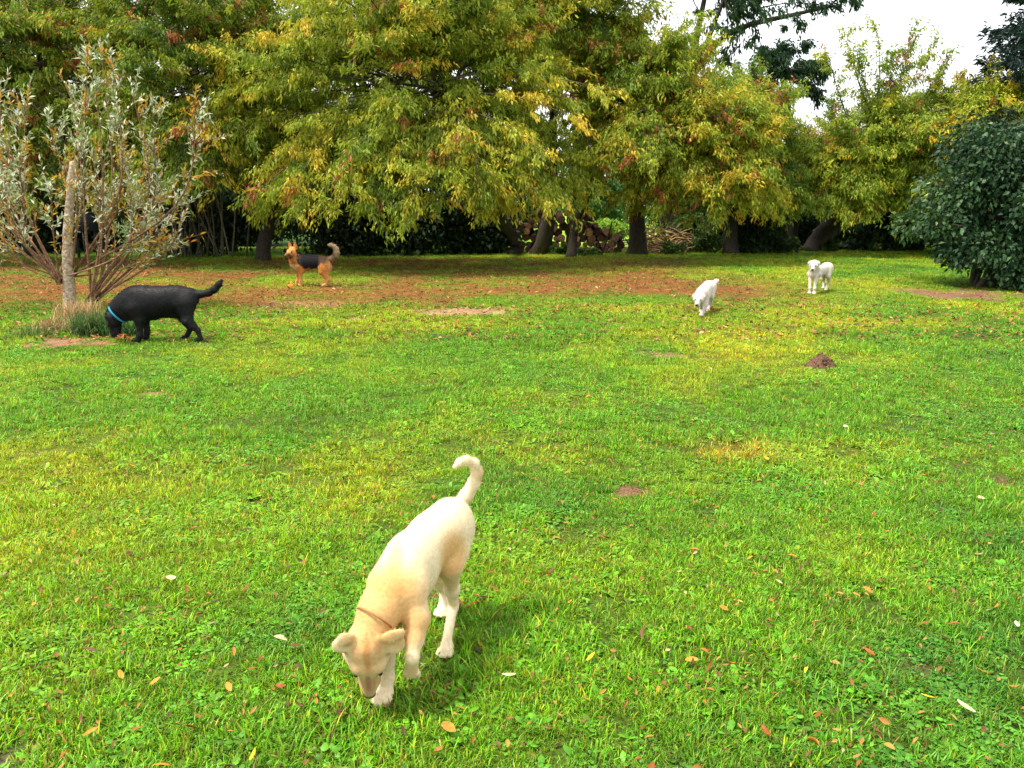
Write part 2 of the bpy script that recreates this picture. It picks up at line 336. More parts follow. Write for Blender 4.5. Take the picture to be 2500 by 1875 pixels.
# distinct single leaves at their surveyed places
C_Y = (.55, .38, .02); C_P = (.48, .40, .20); C_O = (.40, .18, .025); C_B = (.12, .05, .022); C_R = (.25, .07, .016); C_W = (.5, .46, .36)
SL = [(2082,1550,.062,.6,C_P,'large pale yellow oval leaf with a stalk in the bottom right corner of the lawn'),(2000,1527,.04,.55,C_Y,'bright yellow leaf left of the large pale one near the bottom right corner'),
 (1837,1203,.04,.5,C_Y,'bright yellow leaf on the grass in the right foreground, below the small pale one'),(1869,1181,.025,.7,C_P,'small pale leaf just above a bright yellow one in the right foreground'),
 (1873,1292,.045,.8,C_O,'crumpled golden orange leaf under the bright yellow one at right'),(1562,1333,.05,.7,C_O,'golden brown crumpled leaf in the lower middle right of the lawn'),
 (2150,1330,.05,.25,C_O,'narrow tan leaf lying near the right edge of the lawn'),(2193,1367,.03,.7,C_W,'small whitish leaf near the right edge below a narrow tan one'),
 (1877,1430,.05,.3,C_R,'rust red curled leaf with a yellow tip in the lower right lawn'),(1740,1470,.035,.4,C_Y,'yellow pointed leaf in the bottom right lawn, left of centre there'),
 (2115,1470,.05,.25,C_O,'orange and yellow narrow leaf above the large pale one at right'),(1655,1608,.055,.35,C_R,'long rust red curled leaf at the bottom, right of the middle'),
 (1890,1600,.045,.3,C_B,'dark brown leaf at the bottom right among the weeds'),(2120,1600,.045,.4,C_B,'dark brown leaf right of the large pale leaf'),
 (1420,1510,.03,.4,C_O,'small orange leaf in the lower middle, right of the tan dog'),(1275,1440,.05,.25,C_Y,'narrow yellow leaf right of the tan dog near its front paws'),
 (1655,1001,.045,.6,C_Y,'yellow leaf below the orange bleached patch of lawn'),(1826,930,.04,.6,C_W,'white leaf on the right half of the lawn, left of a yellow one'),
 (2113,974,.04,.4,C_Y,'thin yellow leaf on the lawn near the right edge'),(2118,1089,.04,.7,C_P,'pale peach leaf on the lawn near the right edge'),
 (371,1266,.045,.7,C_P,'pale cream leaf left of the tan dog'),(404,1290,.05,.3,C_R,'rust brown leaf standing up left of the tan dog'),
 (608,1400,.05,.45,C_P,'tan upright curled leaf left of the tan dog head'),(640,1415,.035,.5,C_B,'dark red brown leaf right beside the tan upright curled one'),
 (200,1425,.06,.22,C_B,'long dark brown curved leaf in the left foreground'),(195,1400,.035,.3,C_R,'short rust leaf above the long curved brown one at left'),
 (220,1395,.04,.3,C_B,'brown narrow leaf in the left foreground'),(350,1680,.05,.3,C_O,'orange leaf at the bottom edge left of the middle'),
 (30,1525,.05,.3,C_O,'tan and yellow leaf near the left edge at the bottom'),(200,1605,.045,.4,C_O,'golden orange folded leaf in the bottom left'),
 (140,1655,.04,.3,C_R,'orange red leaf beside the bare soil in the bottom left corner'),(548,1655,.045,.22,C_Y,'narrow yellow leaf at the bottom left of the middle'),
 (645,1545,.04,.4,C_B,'brown rounded seed husk below and left of the tan dog'),(610,1505,.05,.4,C_R,'rust red leaf below and left of the tan dog'),
 (735,1565,.045,.5,C_B,'brown oval leaf below the tan dog nose'),(970,1595,.05,.6,C_O,'orange brown leaf at the bottom below the tan dog'),
 (1050,1310,.07,.25,C_B,'dark red brown curled leaf right of the tan dog hind paws'),(1070,1290,.05,.3,C_R,'orange brown leaf behind the dark curled one right of the tan dog'),
 (1300,1225,.045,.3,C_O,'orange leaf on the middle lawn right of the tan dog rump'),(1190,1250,.045,.3,C_B,'brown leaf on the middle lawn right of the tan dog hip'),
 (1270,865,.04,.4,C_O,'small orange leaf on the upper middle lawn'),(1480,1300,.045,.25,C_P,'pale narrow leaf on the lower right lawn'),
 (955,880,.04,.4,C_O,'orange leaf on the lawn above the tan dog tail'),(700,1340,.04,.35,C_B,'brown leaf just left of the tan dog ear'),
 (1100,1480,.05,.25,C_P,'long tan leaf right of the tan dog paws'),(1550,1480,.04,.4,C_B,'brown leaf in the bottom right of the middle lawn')]
for (xd, yd, L, asp, c, lab) in SL:
    p = G(xd, yd); far = 1+.12*max(0, p[1]-3.5)
    V, q_ = leaf_strip(L*far, L*far*asp, random.uniform(-.3, 1.0) if asp < .5 else random.uniform(-.2, .35), random.uniform(.15, .7) if asp < .5 else .15, 8)
    V = rot_rand(V, random.random()*6.3, random.uniform(-.35, .35), radians(18)); m_ = MB(); 
    cc = np.array(c)*random.uniform(.85, 1.15); m_.add(V, q_, col=np.clip(cc[None]*(1+.2*rng.standard_normal((len(V), 1))), 0, 1))
    e = V[0:3].mean(0); f = V[1]-V[4]; m_.tube(np.array([e, e+nrm(f)*L*.25+[0, 0, .004]]), [.001, .0006], 4, col=cc*.8)
    lo = (p[0], p[1], .038+float(gz(p[0], p[1])))
    o = m_.build('fallen_leaf', M_dry, smooth=True); o.location = lo; tag(o, lab, 'leaf', 'fallen leaves on the lawn')
GR = [('small dry brown leaf curled in the short grass', C_B, .3), ('small rust orange leaf lying in the short grass', C_R, .35), ('small golden tan leaf lying in the short grass', C_O, .4)]
pro = []
for lab, c, asp in GR:
    for v in range(4):
        V, q_ = leaf_strip(.038, .038*asp*random.uniform(.8, 1.5), random.uniform(-.8, 1.4), random.uniform(.3, 1.1), 6); m_ = MB(); m_.add(rot_rand(V, 0, random.uniform(-.3, .3), random.uniform(-.4, .4)), q_, col=np.array(c)*random.uniform(.75, 1.3))
        pro.append((m_.build('fallen_leaf', M_dry, link=False), lab))
for i_ in range(250):
    y = 1.75+7*random.random()**1.25; x = random.uniform(-1, 1)*(y*.66+.1); src, lab = random.choice(pro); o = src.copy(); S.collection.objects.link(o)
    o.location = (x, y, float(gz(x, y))+random.uniform(.022, .045)); o.rotation_euler = (random.gauss(0, .3), random.gauss(0, .3), random.random()*6.3); s = random.uniform(.7, 1.35); o.scale = (s, s, s)
    zone = ('in the bottom %s of the lawn' % ('left' if x < -.45 else 'right') if y < 2.6 and abs(x) > .45 else 'close below the tan dog' if y < 2.2 else 'just left of the tan dog' if x < -.5 and y < 3.3 and x > -1.2 else 'far to the left of the tan dog' if x < -.5 and y < 3.8 else 'between the tan dog and the black dog' if x < -.6 else 'right of the tan dog' if y < 3.8 and x < 1 else 'far to the right of the tan dog' if y < 3.8 else 'between the tan dog and the shepherd' if x < .7 else 'near the molehill' if y > 6.2 else 'between the bleached patch and right edge' if x > 1.4 else 'around the yellow bleached patch')
    tag(o, lab.replace(' curled in the short grass', ' curled in the grass').replace('lying in the short grass', 'lying in the grass')+' '+zone, 'leaf', lab.replace('leaf', 'leaves'))
# orange leaf clumps by the dogs, molehill
def clump(xd, yd, r, n, c, lab):
    p = G(xd, yd); m_ = MB()
    for i in range(n):
        V, q_ = leaf_strip(r*random.uniform(.5, 1), r*random.uniform(.2, .4), random.uniform(-1, 1.2), random.uniform(.2, 1)); 
        m_.add(rot_rand(V, random.random()*6.3, random.uniform(-.8, .3), random.uniform(-.5, .5))+[random.gauss(0, r*.45), random.gauss(0, r*.3), random.uniform(.02, .02+r*.8)], q_, col=np.array(c)*random.uniform(.6, 1.3))
    o = m_.build('leaf_clump', M_dry, smooth=False); o.location = (p[0], p[1], 0); tag(o, lab, 'leaf clump'); return o
clump(1537, 677, .075, 12, (.62, .16, .02), 'bright orange leaf clump beside the walking white dog paw')
clump(632, 626, .13, 16, (.55, .17, .03), 'orange leaf clump in front of the standing shepherd dog')
clump(268, 742, .10, 18, (.38, .13, .04), 'rusty leaf clump on the grass below the black dog head')
clump(1010, 1322, .05, 9, (.36, .10, .03), 'red brown leaf clump right of the tan dog hind leg')
p = G(1772, 790); n = 44; th = np.linspace(0, 2*pi, n, False); m_ = MB(); rs = np.linspace(0, 1, 16)
V = []; 
for r in rs:
    for t in th:
        x_, y_ = r*.36*(1+.12*sin(3*t+1))*cos(t), r*.24*(1+.1*sin(2*t))*sin(t)
        h = .135*(1-r**1.7)*(1-.25*r)+(0.05*(fbm(np.array([x_]), np.array([y_]), .09, 61)[0]-.5)+.03*(vnoise(np.array([x_]), np.array([y_]), .025, 63)[0]-.5))*(1-r**4)
        V.append((x_*.42, y_*.46, h*.95-.006))
i = np.arange(15)[:, None]*n; j = np.arange(n)[None]; k = (j+1) % n
m_.add(V, np.stack([i+j, i+k, i+n+k, i+n+j], -1).reshape(-1, 4), col=(.12, .062, .038))
for c_ in range(70):
    a = random.random()*6.3; r = random.random()**.5*1.1; s = random.uniform(.003, .010); pts = rng.normal(0, 1, (8, 3)); 
    c0 = np.array([r*.37*cos(a)*.42, r*.25*sin(a)*.46, max(.0, .118*(1-r**1.7))]); B = np.array([(x_, y_, z_) for x_ in (-1, 1) for y_ in (-1, 1) for z_ in (-1, 1)])*s*rng.uniform(.6, 1.2, (8, 3))+c0
    m_.add(B, [(0,1,3,2),(4,6,7,5),(0,4,5,1),(2,3,7,6),(0,2,6,4),(1,5,7,3)], col=np.array([.14, .075, .045])*random.uniform(.7, 1.3))
o = m_.build('molehill', M_soil); o.location = (p[0], p[1], 0); tag(o, 'small mound of fresh dark brown earth on the lawn', 'molehill')
# ------------------------------------------------------------------ foliage tools
def leaves_np(P, D, Lh, Wd, col, fold=.25, flatdown=None):
    """P (N,3) base, D (N,3) direction, lengths, widths -> folded diamond leaves"""
    N = len(P); D = nrm(D); rnd = rng.standard_normal((N, 3)); 
    Sd = nrm(np.cross(D, rnd if flatdown is None else rnd*.6+np.array(flatdown))); Nn = np.cross(Sd, D)
    L = np.asarray(Lh)[:, None]; w_ = np.asarray(Wd)[:, None]*.5
    m = P+D*L*.42; droop = np.array([0, 0, -1.])*L*.12
    V = np.stack([P, m-Sd*w_+Nn*w_*fold*2, P+D*L+droop, m+Sd*w_+Nn*w_*fold*2], 1)
    i = np.arange(N)[:, None]*4; return V.reshape(-1, 3), (i+np.array([0, 1, 2])), (i+np.array([0, 2, 3])), np.repeat(col, 4, 0)
def pal(n, y, cols):
    """mix along a list of colours by y in 0..1"""
    cols = np.array(cols); t = np.clip(y, 0, .999)*(len(cols)-1); i = t.astype(int); f = (t-i)[:, None]; return cols[i]*(1-f)+cols[np.minimum(i+1, len(cols)-1)]*f
PAL_ELDER = [(.075, .145, .014), (.14, .235, .016), (.21, .30, .02), (.29, .37, .026), (.43, .45, .03), (.60, .43, .03)]
RUST = np.array([.32, .09, .03]); ORNG = np.array([.45, .21, .03])
def elder(base, trunk, C, R, nb0, label, seed, ybias=.35, rust=.08, zmin=1.3, lean=(0, 0), r0=.2, twl=.6, tw=15, pl=PAL_ELDER, lf=1.0, group='box elder trees along the back of the lawn', extra=(), name='box_elder_tree', solid=1.0, extra_tr=(), skirt=0, zs=1.6):
    global rng
    rng = np.random.default_rng(seed); random.seed(seed); nb = int(nb0*1.4)
    b = np.array([base[0], base[1], 0.]); root = empty(name, b); tag(root, label, 'tree', group)
    C = np.array(C, float); R = np.array(R, float)
    t_ = MB(); lt_ = np.array(trunk[-1]); pv_ = np.array(trunk[-2]) if len(trunk) > 1 else b; up_ = nrm(lt_-pv_); q1 = lt_+(up_+.35*nrm(C-lt_))*1.2; q2 = q1+nrm(C+[0, 0, R[2]*.6]-q1)*min(2.5, np.linalg.norm(C-q1)+.3)
    path = spline([b+[0, 0, -.1]]+[np.array(p) for p in trunk]+[q1, q2], 18)
    rad = np.interp(np.linspace(0, 1, 18), [0, .06, .15, 1], [r0*1.5, r0*1.1, r0, r0*.25]); t_.tube(path, rad, 12, .12, col=(.055, .045, .034))
    for e in extra_tr: e = [np.array(v) for v in e]; t_.tube(spline(e, 10), np.linspace(r0*.6, r0*.2, 10), 9, .12, col=(.08, .065, .045))
    t_.build('trunk', M_bark, root)
    # boughs
    d = nrm(rng.standard_normal((nb, 3))*np.array([1, 1, 1])); d[:, 1] -= .25; d = nrm(d); f = rng.uniform(.45, 1, nb)**.6
    E = C+d*R*f[:, None]+np.array([lean[0], 0, lean[1]])*np.maximum(d[:, 2], 0)[:, None]
    E[:, 2] = np.where(E[:, 2] < zmin, zmin+rng.random(nb)*1.0, E[:, 2])
    if skirt:
        ns = int(nb*skirt); a_ = rng.uniform(pi*.95, pi*2.05, ns); rr_ = rng.uniform(.6, 1, ns)
        E = np.vstack([E, np.stack([C[0]+R[0]*rr_*np.cos(a_), C[1]+R[1]*rr_*np.sin(a_), zs+rng.random(ns)**1.3*1.5], -1)]); f = np.append(f, np.ones(ns))
    for e in extra: E = np.vstack([E, np.array(e)[None]]); f = np.append(f, 1)
    nb = len(E); A = C+(E-C)*rng.uniform(.0, .45, (nb, 1))+rng.normal(0, .45, E.shape); A[:, 2] = np.minimum(A[:, 2], C[2]-.1*R[2]+(E[:, 2]-C[2])*.35); Ln = np.linalg.norm(E-A, axis=1)
    M_ = (A+E)/2; M_[:, 2] += .16*Ln*np.where(E[:, 2] > C[2]+.3*R[2], -.5, 1); M_ += rng.normal(0, .15, M_.shape)
    t_ = MB(); tt = np.linspace(0, 1, 9)[:, None]
    for k in range(nb):
        P = (1-tt)**2*A[k]+2*tt*(1-tt)*M_[k]+tt**2*E[k]; t_.tube(P, np.linspace(.012+.007*Ln[k], .005, 9), 5, .1, col=(.10, .08, .055), cap=False)
    T = tw; u = rng.uniform(.22, 1.02, (nb, T)); u[:, 0] = 1
    Q = ((1-u)**2)[..., None]*A[:, None]+(2*u*(1-u))[..., None]*M_[:, None]+(u**2)[..., None]*E[:, None]
    tan = nrm(2*(1-u)[..., None]*(M_-A)[:, None]+2*u[..., None]*(E-M_)[:, None])
    side = nrm(np.cross(tan, [0, 0, 1.])+1e-6)*np.where(rng.random((nb, T)) < .5, 1, -1)[..., None]
    td = nrm(tan*rng.uniform(.3, 1.0, (nb, T, 1))+side*rng.uniform(.1, 1.1, (nb, T, 1))+rng.normal(0, .25, (nb, T, 3))+np.array([0, 0, .12])); tl = twl*rng.uniform(.5, 1.3, (nb, T))
    for k in range(nb):
        for m in range(0, T, 2): t_.tube(np.array([Q[k, m], Q[k, m]+td[k, m]*tl[k, m]*.6, Q[k, m]+td[k, m]*tl[k, m]-[0, 0, .15*tl[k, m]]]), [.007, .005, .002], 3, 0, col=(.16, .12, .07), cap=False)
    t_.build('branches', M_bark, root)
    Nn, Lf = 7, 7
    v = ((np.arange(Nn)+.6)/Nn)[None, None, :]*np.ones((nb, T, 1)); P = Q[:, :, None]+td[:, :, None]*(tl[..., None]*v)[..., None]; P[..., 2] -= .15*tl[..., None]*v**2
    P = P[:, :, :, None]+rng.normal(0, .055, (nb, T, Nn, Lf, 3)); lat = rng.standard_normal((nb, T, Nn, Lf, 3)); out = td[:, :, None, None]
    dd = out*.5+lat*.42+np.array([0, 0, -.7]); by = rng.normal(0, .17, (nb, 1, 1, 1)); ty = rng.normal(0, .12, (nb, T, 1, 1))
    hgt = np.clip((P[..., 2]-C[2])/R[2], -1, 1)
    yv = ybias+by+ty+.16*(u[:, :, None, None]-.6)+.16*(v[..., None]-.5)+rng.normal(0, .09, P.shape[:-1])
    cl = pal(0, yv.ravel(), pl)*rng.uniform(.8, 1.2, (yv.size, 1))
    rs = np.broadcast_to((rng.random((nb, T, 1, 1)) < rust), P.shape[:-1]).ravel() & (rng.random(yv.size) < .75); cl[rs] = RUST*rng.uniform(.7, 1.5, (rs.sum(), 1))
    og = rng.random(yv.size) < rust*.35; cl[og] = ORNG*rng.uniform(.7, 1.2, (og.sum(), 1))
    Ll = lf*rng.uniform(.07, .145, yv.size)
    V, f1, f2, cc = leaves_np(P.reshape(-1, 3), dd.reshape(-1, 3), Ll, Ll*rng.uniform(.26, .4, yv.size), cl)
    mesh_np('crown', V, np.vstack([f1, f2]), M_leaf, col=cc, parent=root, loc=b)
    return root
def w3(x, y, D): return W(x, y, D)
def base_at(x, y): p = G(x, y); return p[0], p[1]
# ---- front trees
elder(base_at(1105, 549), [w3(1110, 520, 26), w3(1040, 400, 24)], (w3(890, 190, 20.2)[0], 20.6, 4.9), (4.5, 3.3, 3.9), 120, 'wide yellow green box elder in the middle, its boughs hanging over the shepherd dog', 11, ybias=.56, rust=.03, zmin=1.9, skirt=.42, zs=1.35,
      extra=[w3(805, 450, 17.6), w3(815, 480, 17.4), w3(640, 400, 17.8), w3(655, 440, 17.8), w3(700, 420, 17.8), w3(760, 400, 17.6), w3(900, 400, 17.6), w3(1000, 390, 17.6), w3(1060, 375, 17.4), w3(1150, 410, 17.8), w3(1170, 430, 18), w3(950, 430, 18.0), w3(1090, 440, 18.4), w3(1290, 190, 17.8), w3(1250, 260, 17.6), w3(1180, 330, 17.5), w3(760, 330, 17.3), w3(1000, 300, 17.3), w3(860, 360, 17.3), w3(930, 380, 17.3), w3(720, 370, 17.5), w3(1210, 430, 18.6)])
elder(base_at(566, 562), [w3(575, 500, 23), w3(606, 385, 22.6)], (w3(420, 120, 21.3)[0], 21.6, 5.4), (3.3, 2.6, 3.2), 85, 'green box elder with rust seed clusters, on a dark leaning trunk behind the shepherd', 12, ybias=.40, rust=.07, zmin=2.4, skirt=.45, zs=1.9,
      extra=[w3(430, 380, 19.4), w3(500, 330, 19.5), w3(380, 400, 19.6), w3(540, 300, 19.3), w3(470, 300, 19.2), w3(330, 300, 19.3)])
elder(base_at(60, 552), [w3(70, 480, 23.5), w3(90, 350, 23.2)], (w3(60, 90, 21.8)[0], 22.0, 5.6), (3.6, 2.6, 3.4), 85, 'green box elder with red brown seed clusters behind the top of the willow', 13, ybias=.36, rust=.12, zmin=2.2, skirt=.4, zs=1.7,
      extra=[w3(20, 330, 19.6), w3(120, 380, 20), w3(250, 320, 20), w3(180, 250, 19.6), w3(300, 390, 20)])
elder(base_at(-330, 560), [w3(-330, 450, 22)], (w3(-330, 120, 22)[0], 21.5, 5.2), (3.6, 2.6, 3.6), 60, 'green box elder at the far left edge behind the willow', 14, ybias=.33, rust=.1, zmin=1.8)
elder(base_at(1160, 548), [w3(1175, 520, 25.6), w3(1190, 440, 25.3), w3(1192, 380, 25.2)], (w3(1190, 40, 22)[0], 22.6, 7.0), (2.9, 2.6, 2.4), 75, 'box elder on a dark curved trunk before the log pile', 15, ybias=.42, rust=.04, zmin=4.0, r0=.27)
elder(base_at(1233, 557), [w3(1238, 520, 24.2), w3(1243, 485, 24.2), w3(1262, 440, 24.2), w3(1300, 372, 24.1)], (w3(1385, 230, 22.5)[0], 22.3, 4.8), (2.1, 2.0, 2.1), 75, 'box elder with a kneed brown trunk beside the thin green pole', 16, ybias=.5, rust=.10, zmin=2.7, r0=.14, skirt=.35, zs=2.2,
      extra=[w3(1330, 330, 19.8), w3(1400, 345, 19.6), w3(1430, 340, 19.6), w3(1370, 335, 19.6), w3(1290, 340, 19.8)])
elder(base_at(1376, 549), [w3(1378, 500, 25.6), w3(1372, 430, 25.4)], (w3(1520, 280, 21.5)[0], 22.2, 3.6), (2.3, 2.0, 1.25), 62, 'box elder with a thick straight trunk and yellow orange leaves right of the middle', 17, ybias=.6, rust=.11, zmin=2.1, r0=.30, skirt=.4, zs=1.45,
      extra=[w3(1600, 380, 20.2), w3(1640, 375, 20.2), w3(1560, 390, 20.4), w3(1520, 400, 20.4), w3(1590, 410, 20.6), w3(1630, 330, 20.6), w3(1480, 380, 20.4)])
elder(base_at(1580, 549), [w3(1578, 500, 25.8), w3(1590, 430, 25.4)], (w3(1600, 330, 24)[0], 24.6, 3.9), (2.0, 1.8, 1.6), 60, 'dark trunked box elder under the orange tinged boughs', 18, ybias=.28, rust=.06, zmin=1.5, skirt=.3, zs=1.2, r0=.24)
wr = [w3(1895, 62, 24), w3(1975, 66, 24), w3(1830, 75, 24.4), w3(2050, 130, 24.5), w3(1850, 110, 24), w3(1940, 110, 23.6), w3(2010, 100, 24.6), w3(1790, 120, 24.4), w3(1920, 140, 24), w3(1960, 120, 24)]
elder(base_at(1748, 543), [w3(1768, 510, 27.5), w3(1830, 440, 26.6)], (w3(1890, 340, 25)[0], 25.4, 3.3), (3.4, 2.0, 1.45), 85, 'slanting box elder with twin trunks leaning right behind the standing white dog', 19, ybias=.46, rust=.03, zmin=1.7, skirt=.45, zs=1.3, r0=.26, lean=(1.2, .4), extra=wr,
      extra_tr=[[w3(1752, 543, 27.6), w3(1800, 500, 27.2), w3(1870, 430, 26.4)], [w3(1800, 430, 26.6), w3(1880, 370, 26), w3(1990, 290, 25)]])
elder(base_at(2090, 553), [w3(2100, 480, 25)], (w3(2110, 290, 23.5)[0], 24.2, 3.8), (2.4, 1.8, 1.2), 65, 'yellow orange box elder rising behind the dark lilac bush', 20, ybias=.55, rust=.08, zmin=2.0, skirt=.3, zs=1.6, lean=(.3, .3))
elder(base_at(2420, 556), [w3(2430, 480, 24)], (w3(2440, 260, 24)[0], 24.2, 4.6), (3.0, 2.0, 2.2), 45, 'yellowing box elder at the far right edge', 21, ybias=.5, rust=.10, zmin=2.4)
# tall dark ash reaching over the treetops
PAL_ASH = [(.012, .04, .014), (.02, .06, .02), (.035, .09, .022), (.06, .12, .02)]
elder(base_at(1430, 541), [w3(1450, 400, 28.6), w3(1485, 190, 28)], (w3(1540, 60, 27)[0], 27, 8.9), (2.0, 1.5, 1.5), 9, 'tall dark green ash whose branches reach across the white sky', 22, ybias=.45, rust=0, zmin=5.4, r0=.22, pl=PAL_ASH, lf=1.5, twl=.5, tw=7, group=None, name='ash_tree',
      extra=[w3(1850, 0, 26), w3(1790, 12, 26), w3(1720, 45, 26), w3(1690, 60, 26), w3(1610, 90, 26), w3(1640, 30, 26), w3(1560, 60, 26), w3(1650, 130, 26.4), w3(1740, 5, 26), w3(1820, -10, 26), w3(1600, 20, 26), w3(1570, 130, 26.4)],
      extra_tr=[[w3(1490, 170, 28), w3(1530, 110, 27.5), w3(1600, 60, 27), w3(1700, 35, 26.5), w3(1800, 12, 26)], [w3(1478, 230, 28), w3(1500, 160, 27.6), w3(1540, 60, 27.2), w3(1570, -20, 27)]])
elder((w3(1720, 540, 29)[0], 29.5), [w3(1715, 400, 29), w3(1700, 260, 29)], (w3(1700, 190, 28.6)[0], 28.6, 6.2), (1.5, 1.2, .7), 9, 'dark green ash clump between the two sky gaps', 23, ybias=.4, rust=0, zmin=4.6, pl=PAL_ASH, lf=1.45, twl=.45, tw=9, group=None, name='ash_tree', extra=[w3(1660, 105, 28.6), w3(1770, 210, 28.6), w3(1750, 190, 28.6), w3(1690, 105, 28.6)])
for i_, (xd, D, zc, r, yb, l_) in enumerate([(-150, 26, 5.5, (3.4, 1.8, 3.6), .2, 'behind the far left edge'), (180, 26.5, 5.6, (3.2, 1.8, 3.6), .2, 'behind the willow'), (500, 27, 5.6, (3.2, 1.8, 3.6), .25, 'above the thin pale stems'), (760, 27.5, 5.8, (3.0, 1.8, 3.6), .3, 'behind the middle tree, on its left'), (1010, 27.5, 5.8, (3.0, 1.8, 3.6), .3, 'behind the middle tree, on its right'), (1230, 28, 5.6, (2.0, 1.8, 3.2), .35, 'above the log pile'), (1980, 28, 2.9, (3.2, 1.8, 1.2), .35, 'left of the lilac bush')]):
    elder((W(xd, 540, D)[0], D), [W(xd+8, 430, D)], (W(xd, 200, D)[0], D, zc), r, 42, 'green box elder in the second row, '+l_, 150+i_, ybias=yb, rust=.05, zmin=2.2, lf=1.35, tw=12, r0=.15, twl=.8)
# ---- shrubs, hedge plants
def shrub(x, y, R, H, n, label, seed, pl, lf=.11, group=None, z0=.15, stems=7, mat=None, asp=.6, nlump=26, spread=.8, name='shrub', cat='shrub', pale=.0, stemcol=(.07, .055, .04), sr=.03, stemfoot=.25, broad=False):
    global rng
    rng = np.random.default_rng(seed); random.seed(seed); b = np.array([x, y, 0.]); root = empty(name, b); tag(root, label, cat, group)
    R = np.array([R[0], R[1]]); m_ = MB()
    d = nrm(rng.standard_normal((nlump, 3))); hz = (H-z0)/2; c0 = np.array([0, 0, z0+hz]); E = b+c0+d*np.array([R[0], R[1], hz])*rng.uniform(.35, .82, (nlump, 1))
    if broad: rr_ = rng.uniform(.3, .85, nlump)**.7; zz_ = rng.random(nlump); aa_ = rng.random(nlump)*6.3; sh_ = (1-.5*zz_**1.6)*(.86+.14*np.sin(np.clip(zz_*2.5+.3, 0, 1.57)))*(1+.16*np.sin(aa_*3+seed)+.12*np.sin(aa_*5+zz_*7)); E = b+np.stack([R[0]*rr_*sh_*np.cos(aa_), R[1]*rr_*sh_*np.sin(aa_), z0+.25+(H-z0-.6)*zz_], -1)
    for k in range(stems):
        a = random.random()*6.3; e = E[random.randrange(nlump)]; s = b+np.array([cos(a)*stemfoot*R[0]*random.random(), sin(a)*stemfoot*R[1]*random.random(), -.05])
        m_.tube(spline([s, s*.6+e*.4+[0, 0, .15*H], e], 8), np.linspace(sr, sr*.35, 8)*random.uniform(.7, 1.3), 6, .1, col=np.array(stemcol)*random.uniform(.8, 1.2), cap=False)
    m_.build('stems', M_bark, root, loc=tuple(b))
    li = rng.integers(0, nlump, n); lr = rng.uniform(.28, .5, nlump)*min(R[0], hz)*spread
    dd = nrm(rng.standard_normal((n, 3))); P = E[li]+dd*(lr[li]*rng.uniform(.35, 1.05, n))[:, None]*np.array([1.15, 1.15, .85]); P[:, 2] = np.maximum(P[:, 2], z0*.5+rng.random(n)*.1)
    ly = rng.normal(0, .15, nlump)
    cl = pal(0, .5+ly[li]+rng.normal(0, .2, n), pl)*rng.uniform(.75, 1.25, (n, 1)); pm = rng.random(n) < pale; cl[pm] = np.array([.30, .33, .12])*rng.uniform(.6, 1.2, (pm.sum(), 1))
    L = lf*rng.uniform(.6, 1.25, n)
    V, f1, f2, cc = leaves_np(P, dd*.8+rng.standard_normal((n, 3))*.5+np.array([0, 0, -.45]), L, L*asp*rng.uniform(.8, 1.2, n), cl, fold=.15, flatdown=(0, 0, 0))
    mesh_np('crown', V, np.vstack([f1, f2]), mat or M_leaf, col=cc, parent=root, loc=b); return root
PAL_LILAC = [(.007, .024, .009), (.012, .038, .014), (.02, .058, .02), (.035, .085, .028), (.06, .12, .035)]
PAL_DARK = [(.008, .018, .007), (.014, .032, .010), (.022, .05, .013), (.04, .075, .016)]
PAL_MID = [(.02, .05, .012), (.04, .09, .016), (.075, .13, .018), (.12, .16, .022)]
p = G(2085, 622); shrub(p[0]+.85, p[1]+.5, (1.9, 1.5), 3.25, 26000, 'dark bluish green lilac bush on many stems at the right', 31, PAL_LILAC, lf=.10, z0=-.05, stems=16, mat=M_leafd, nlump=90, name='lilac_bush', cat='bush', pale=.012, sr=.05, asp=.66, stemfoot=.42, spread=.7, broad=True)
shrub(p[0]+1.95, p[1]-.75, (1.35, 1.2), 3.1, 16000, 'dark bush with dull green leaves cut by the right edge', 32, PAL_LILAC, lf=.095, z0=-.1, stems=8, mat=M_leafd, nlump=60, name='lilac_bush', cat='bush', pale=.015, sr=.04, asp=.7, spread=.7, broad=True)
shrub(p[0]+1.0, p[1]-.75, (.65, .45), .8, 2200, 'low dark shrub at the foot of the right hand bushes', 33, PAL_LILAC, lf=.09, z0=.1, mat=M_leafd, nlump=14, pale=.02)
GH = 'dark shrubs under the trees'
hl = ['behind the willow trunk at the left', 'in deep shade left of the thin pale stems', 'in deep shade behind the shepherd dog', 'in deep shade right of the shepherd dog tail', 'in deep shade below the drooping yellow boughs', 'left of the log pile',
      'between the thick trunk and the dark trunk', 'right of the dark straight trunk', 'behind the slanting twin trunks', 'below the red structure', 'left of the lilac bush', 'at the far left edge', 'behind the lilac bush']
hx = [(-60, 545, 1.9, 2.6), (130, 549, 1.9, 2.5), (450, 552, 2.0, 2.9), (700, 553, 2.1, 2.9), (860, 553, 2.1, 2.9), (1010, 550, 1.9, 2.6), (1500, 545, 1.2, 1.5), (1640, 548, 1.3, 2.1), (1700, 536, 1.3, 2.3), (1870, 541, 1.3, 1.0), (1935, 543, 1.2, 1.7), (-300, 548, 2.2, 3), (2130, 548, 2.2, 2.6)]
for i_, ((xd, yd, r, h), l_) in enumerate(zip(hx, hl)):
    p = G(xd, yd); shrub(p[0], p[1]+.6, (r, .9), h, 8500, 'dark green shrub '+l_, 40+i_, PAL_DARK if i_ < 6 or i_ > 10 else PAL_MID if i_ in (6,) else [(.014, .035, .010), (.025, .06, .016), (.045, .085, .02)], lf=.16, group=GH, z0=-.5, nlump=34, spread=1.0, stems=6)
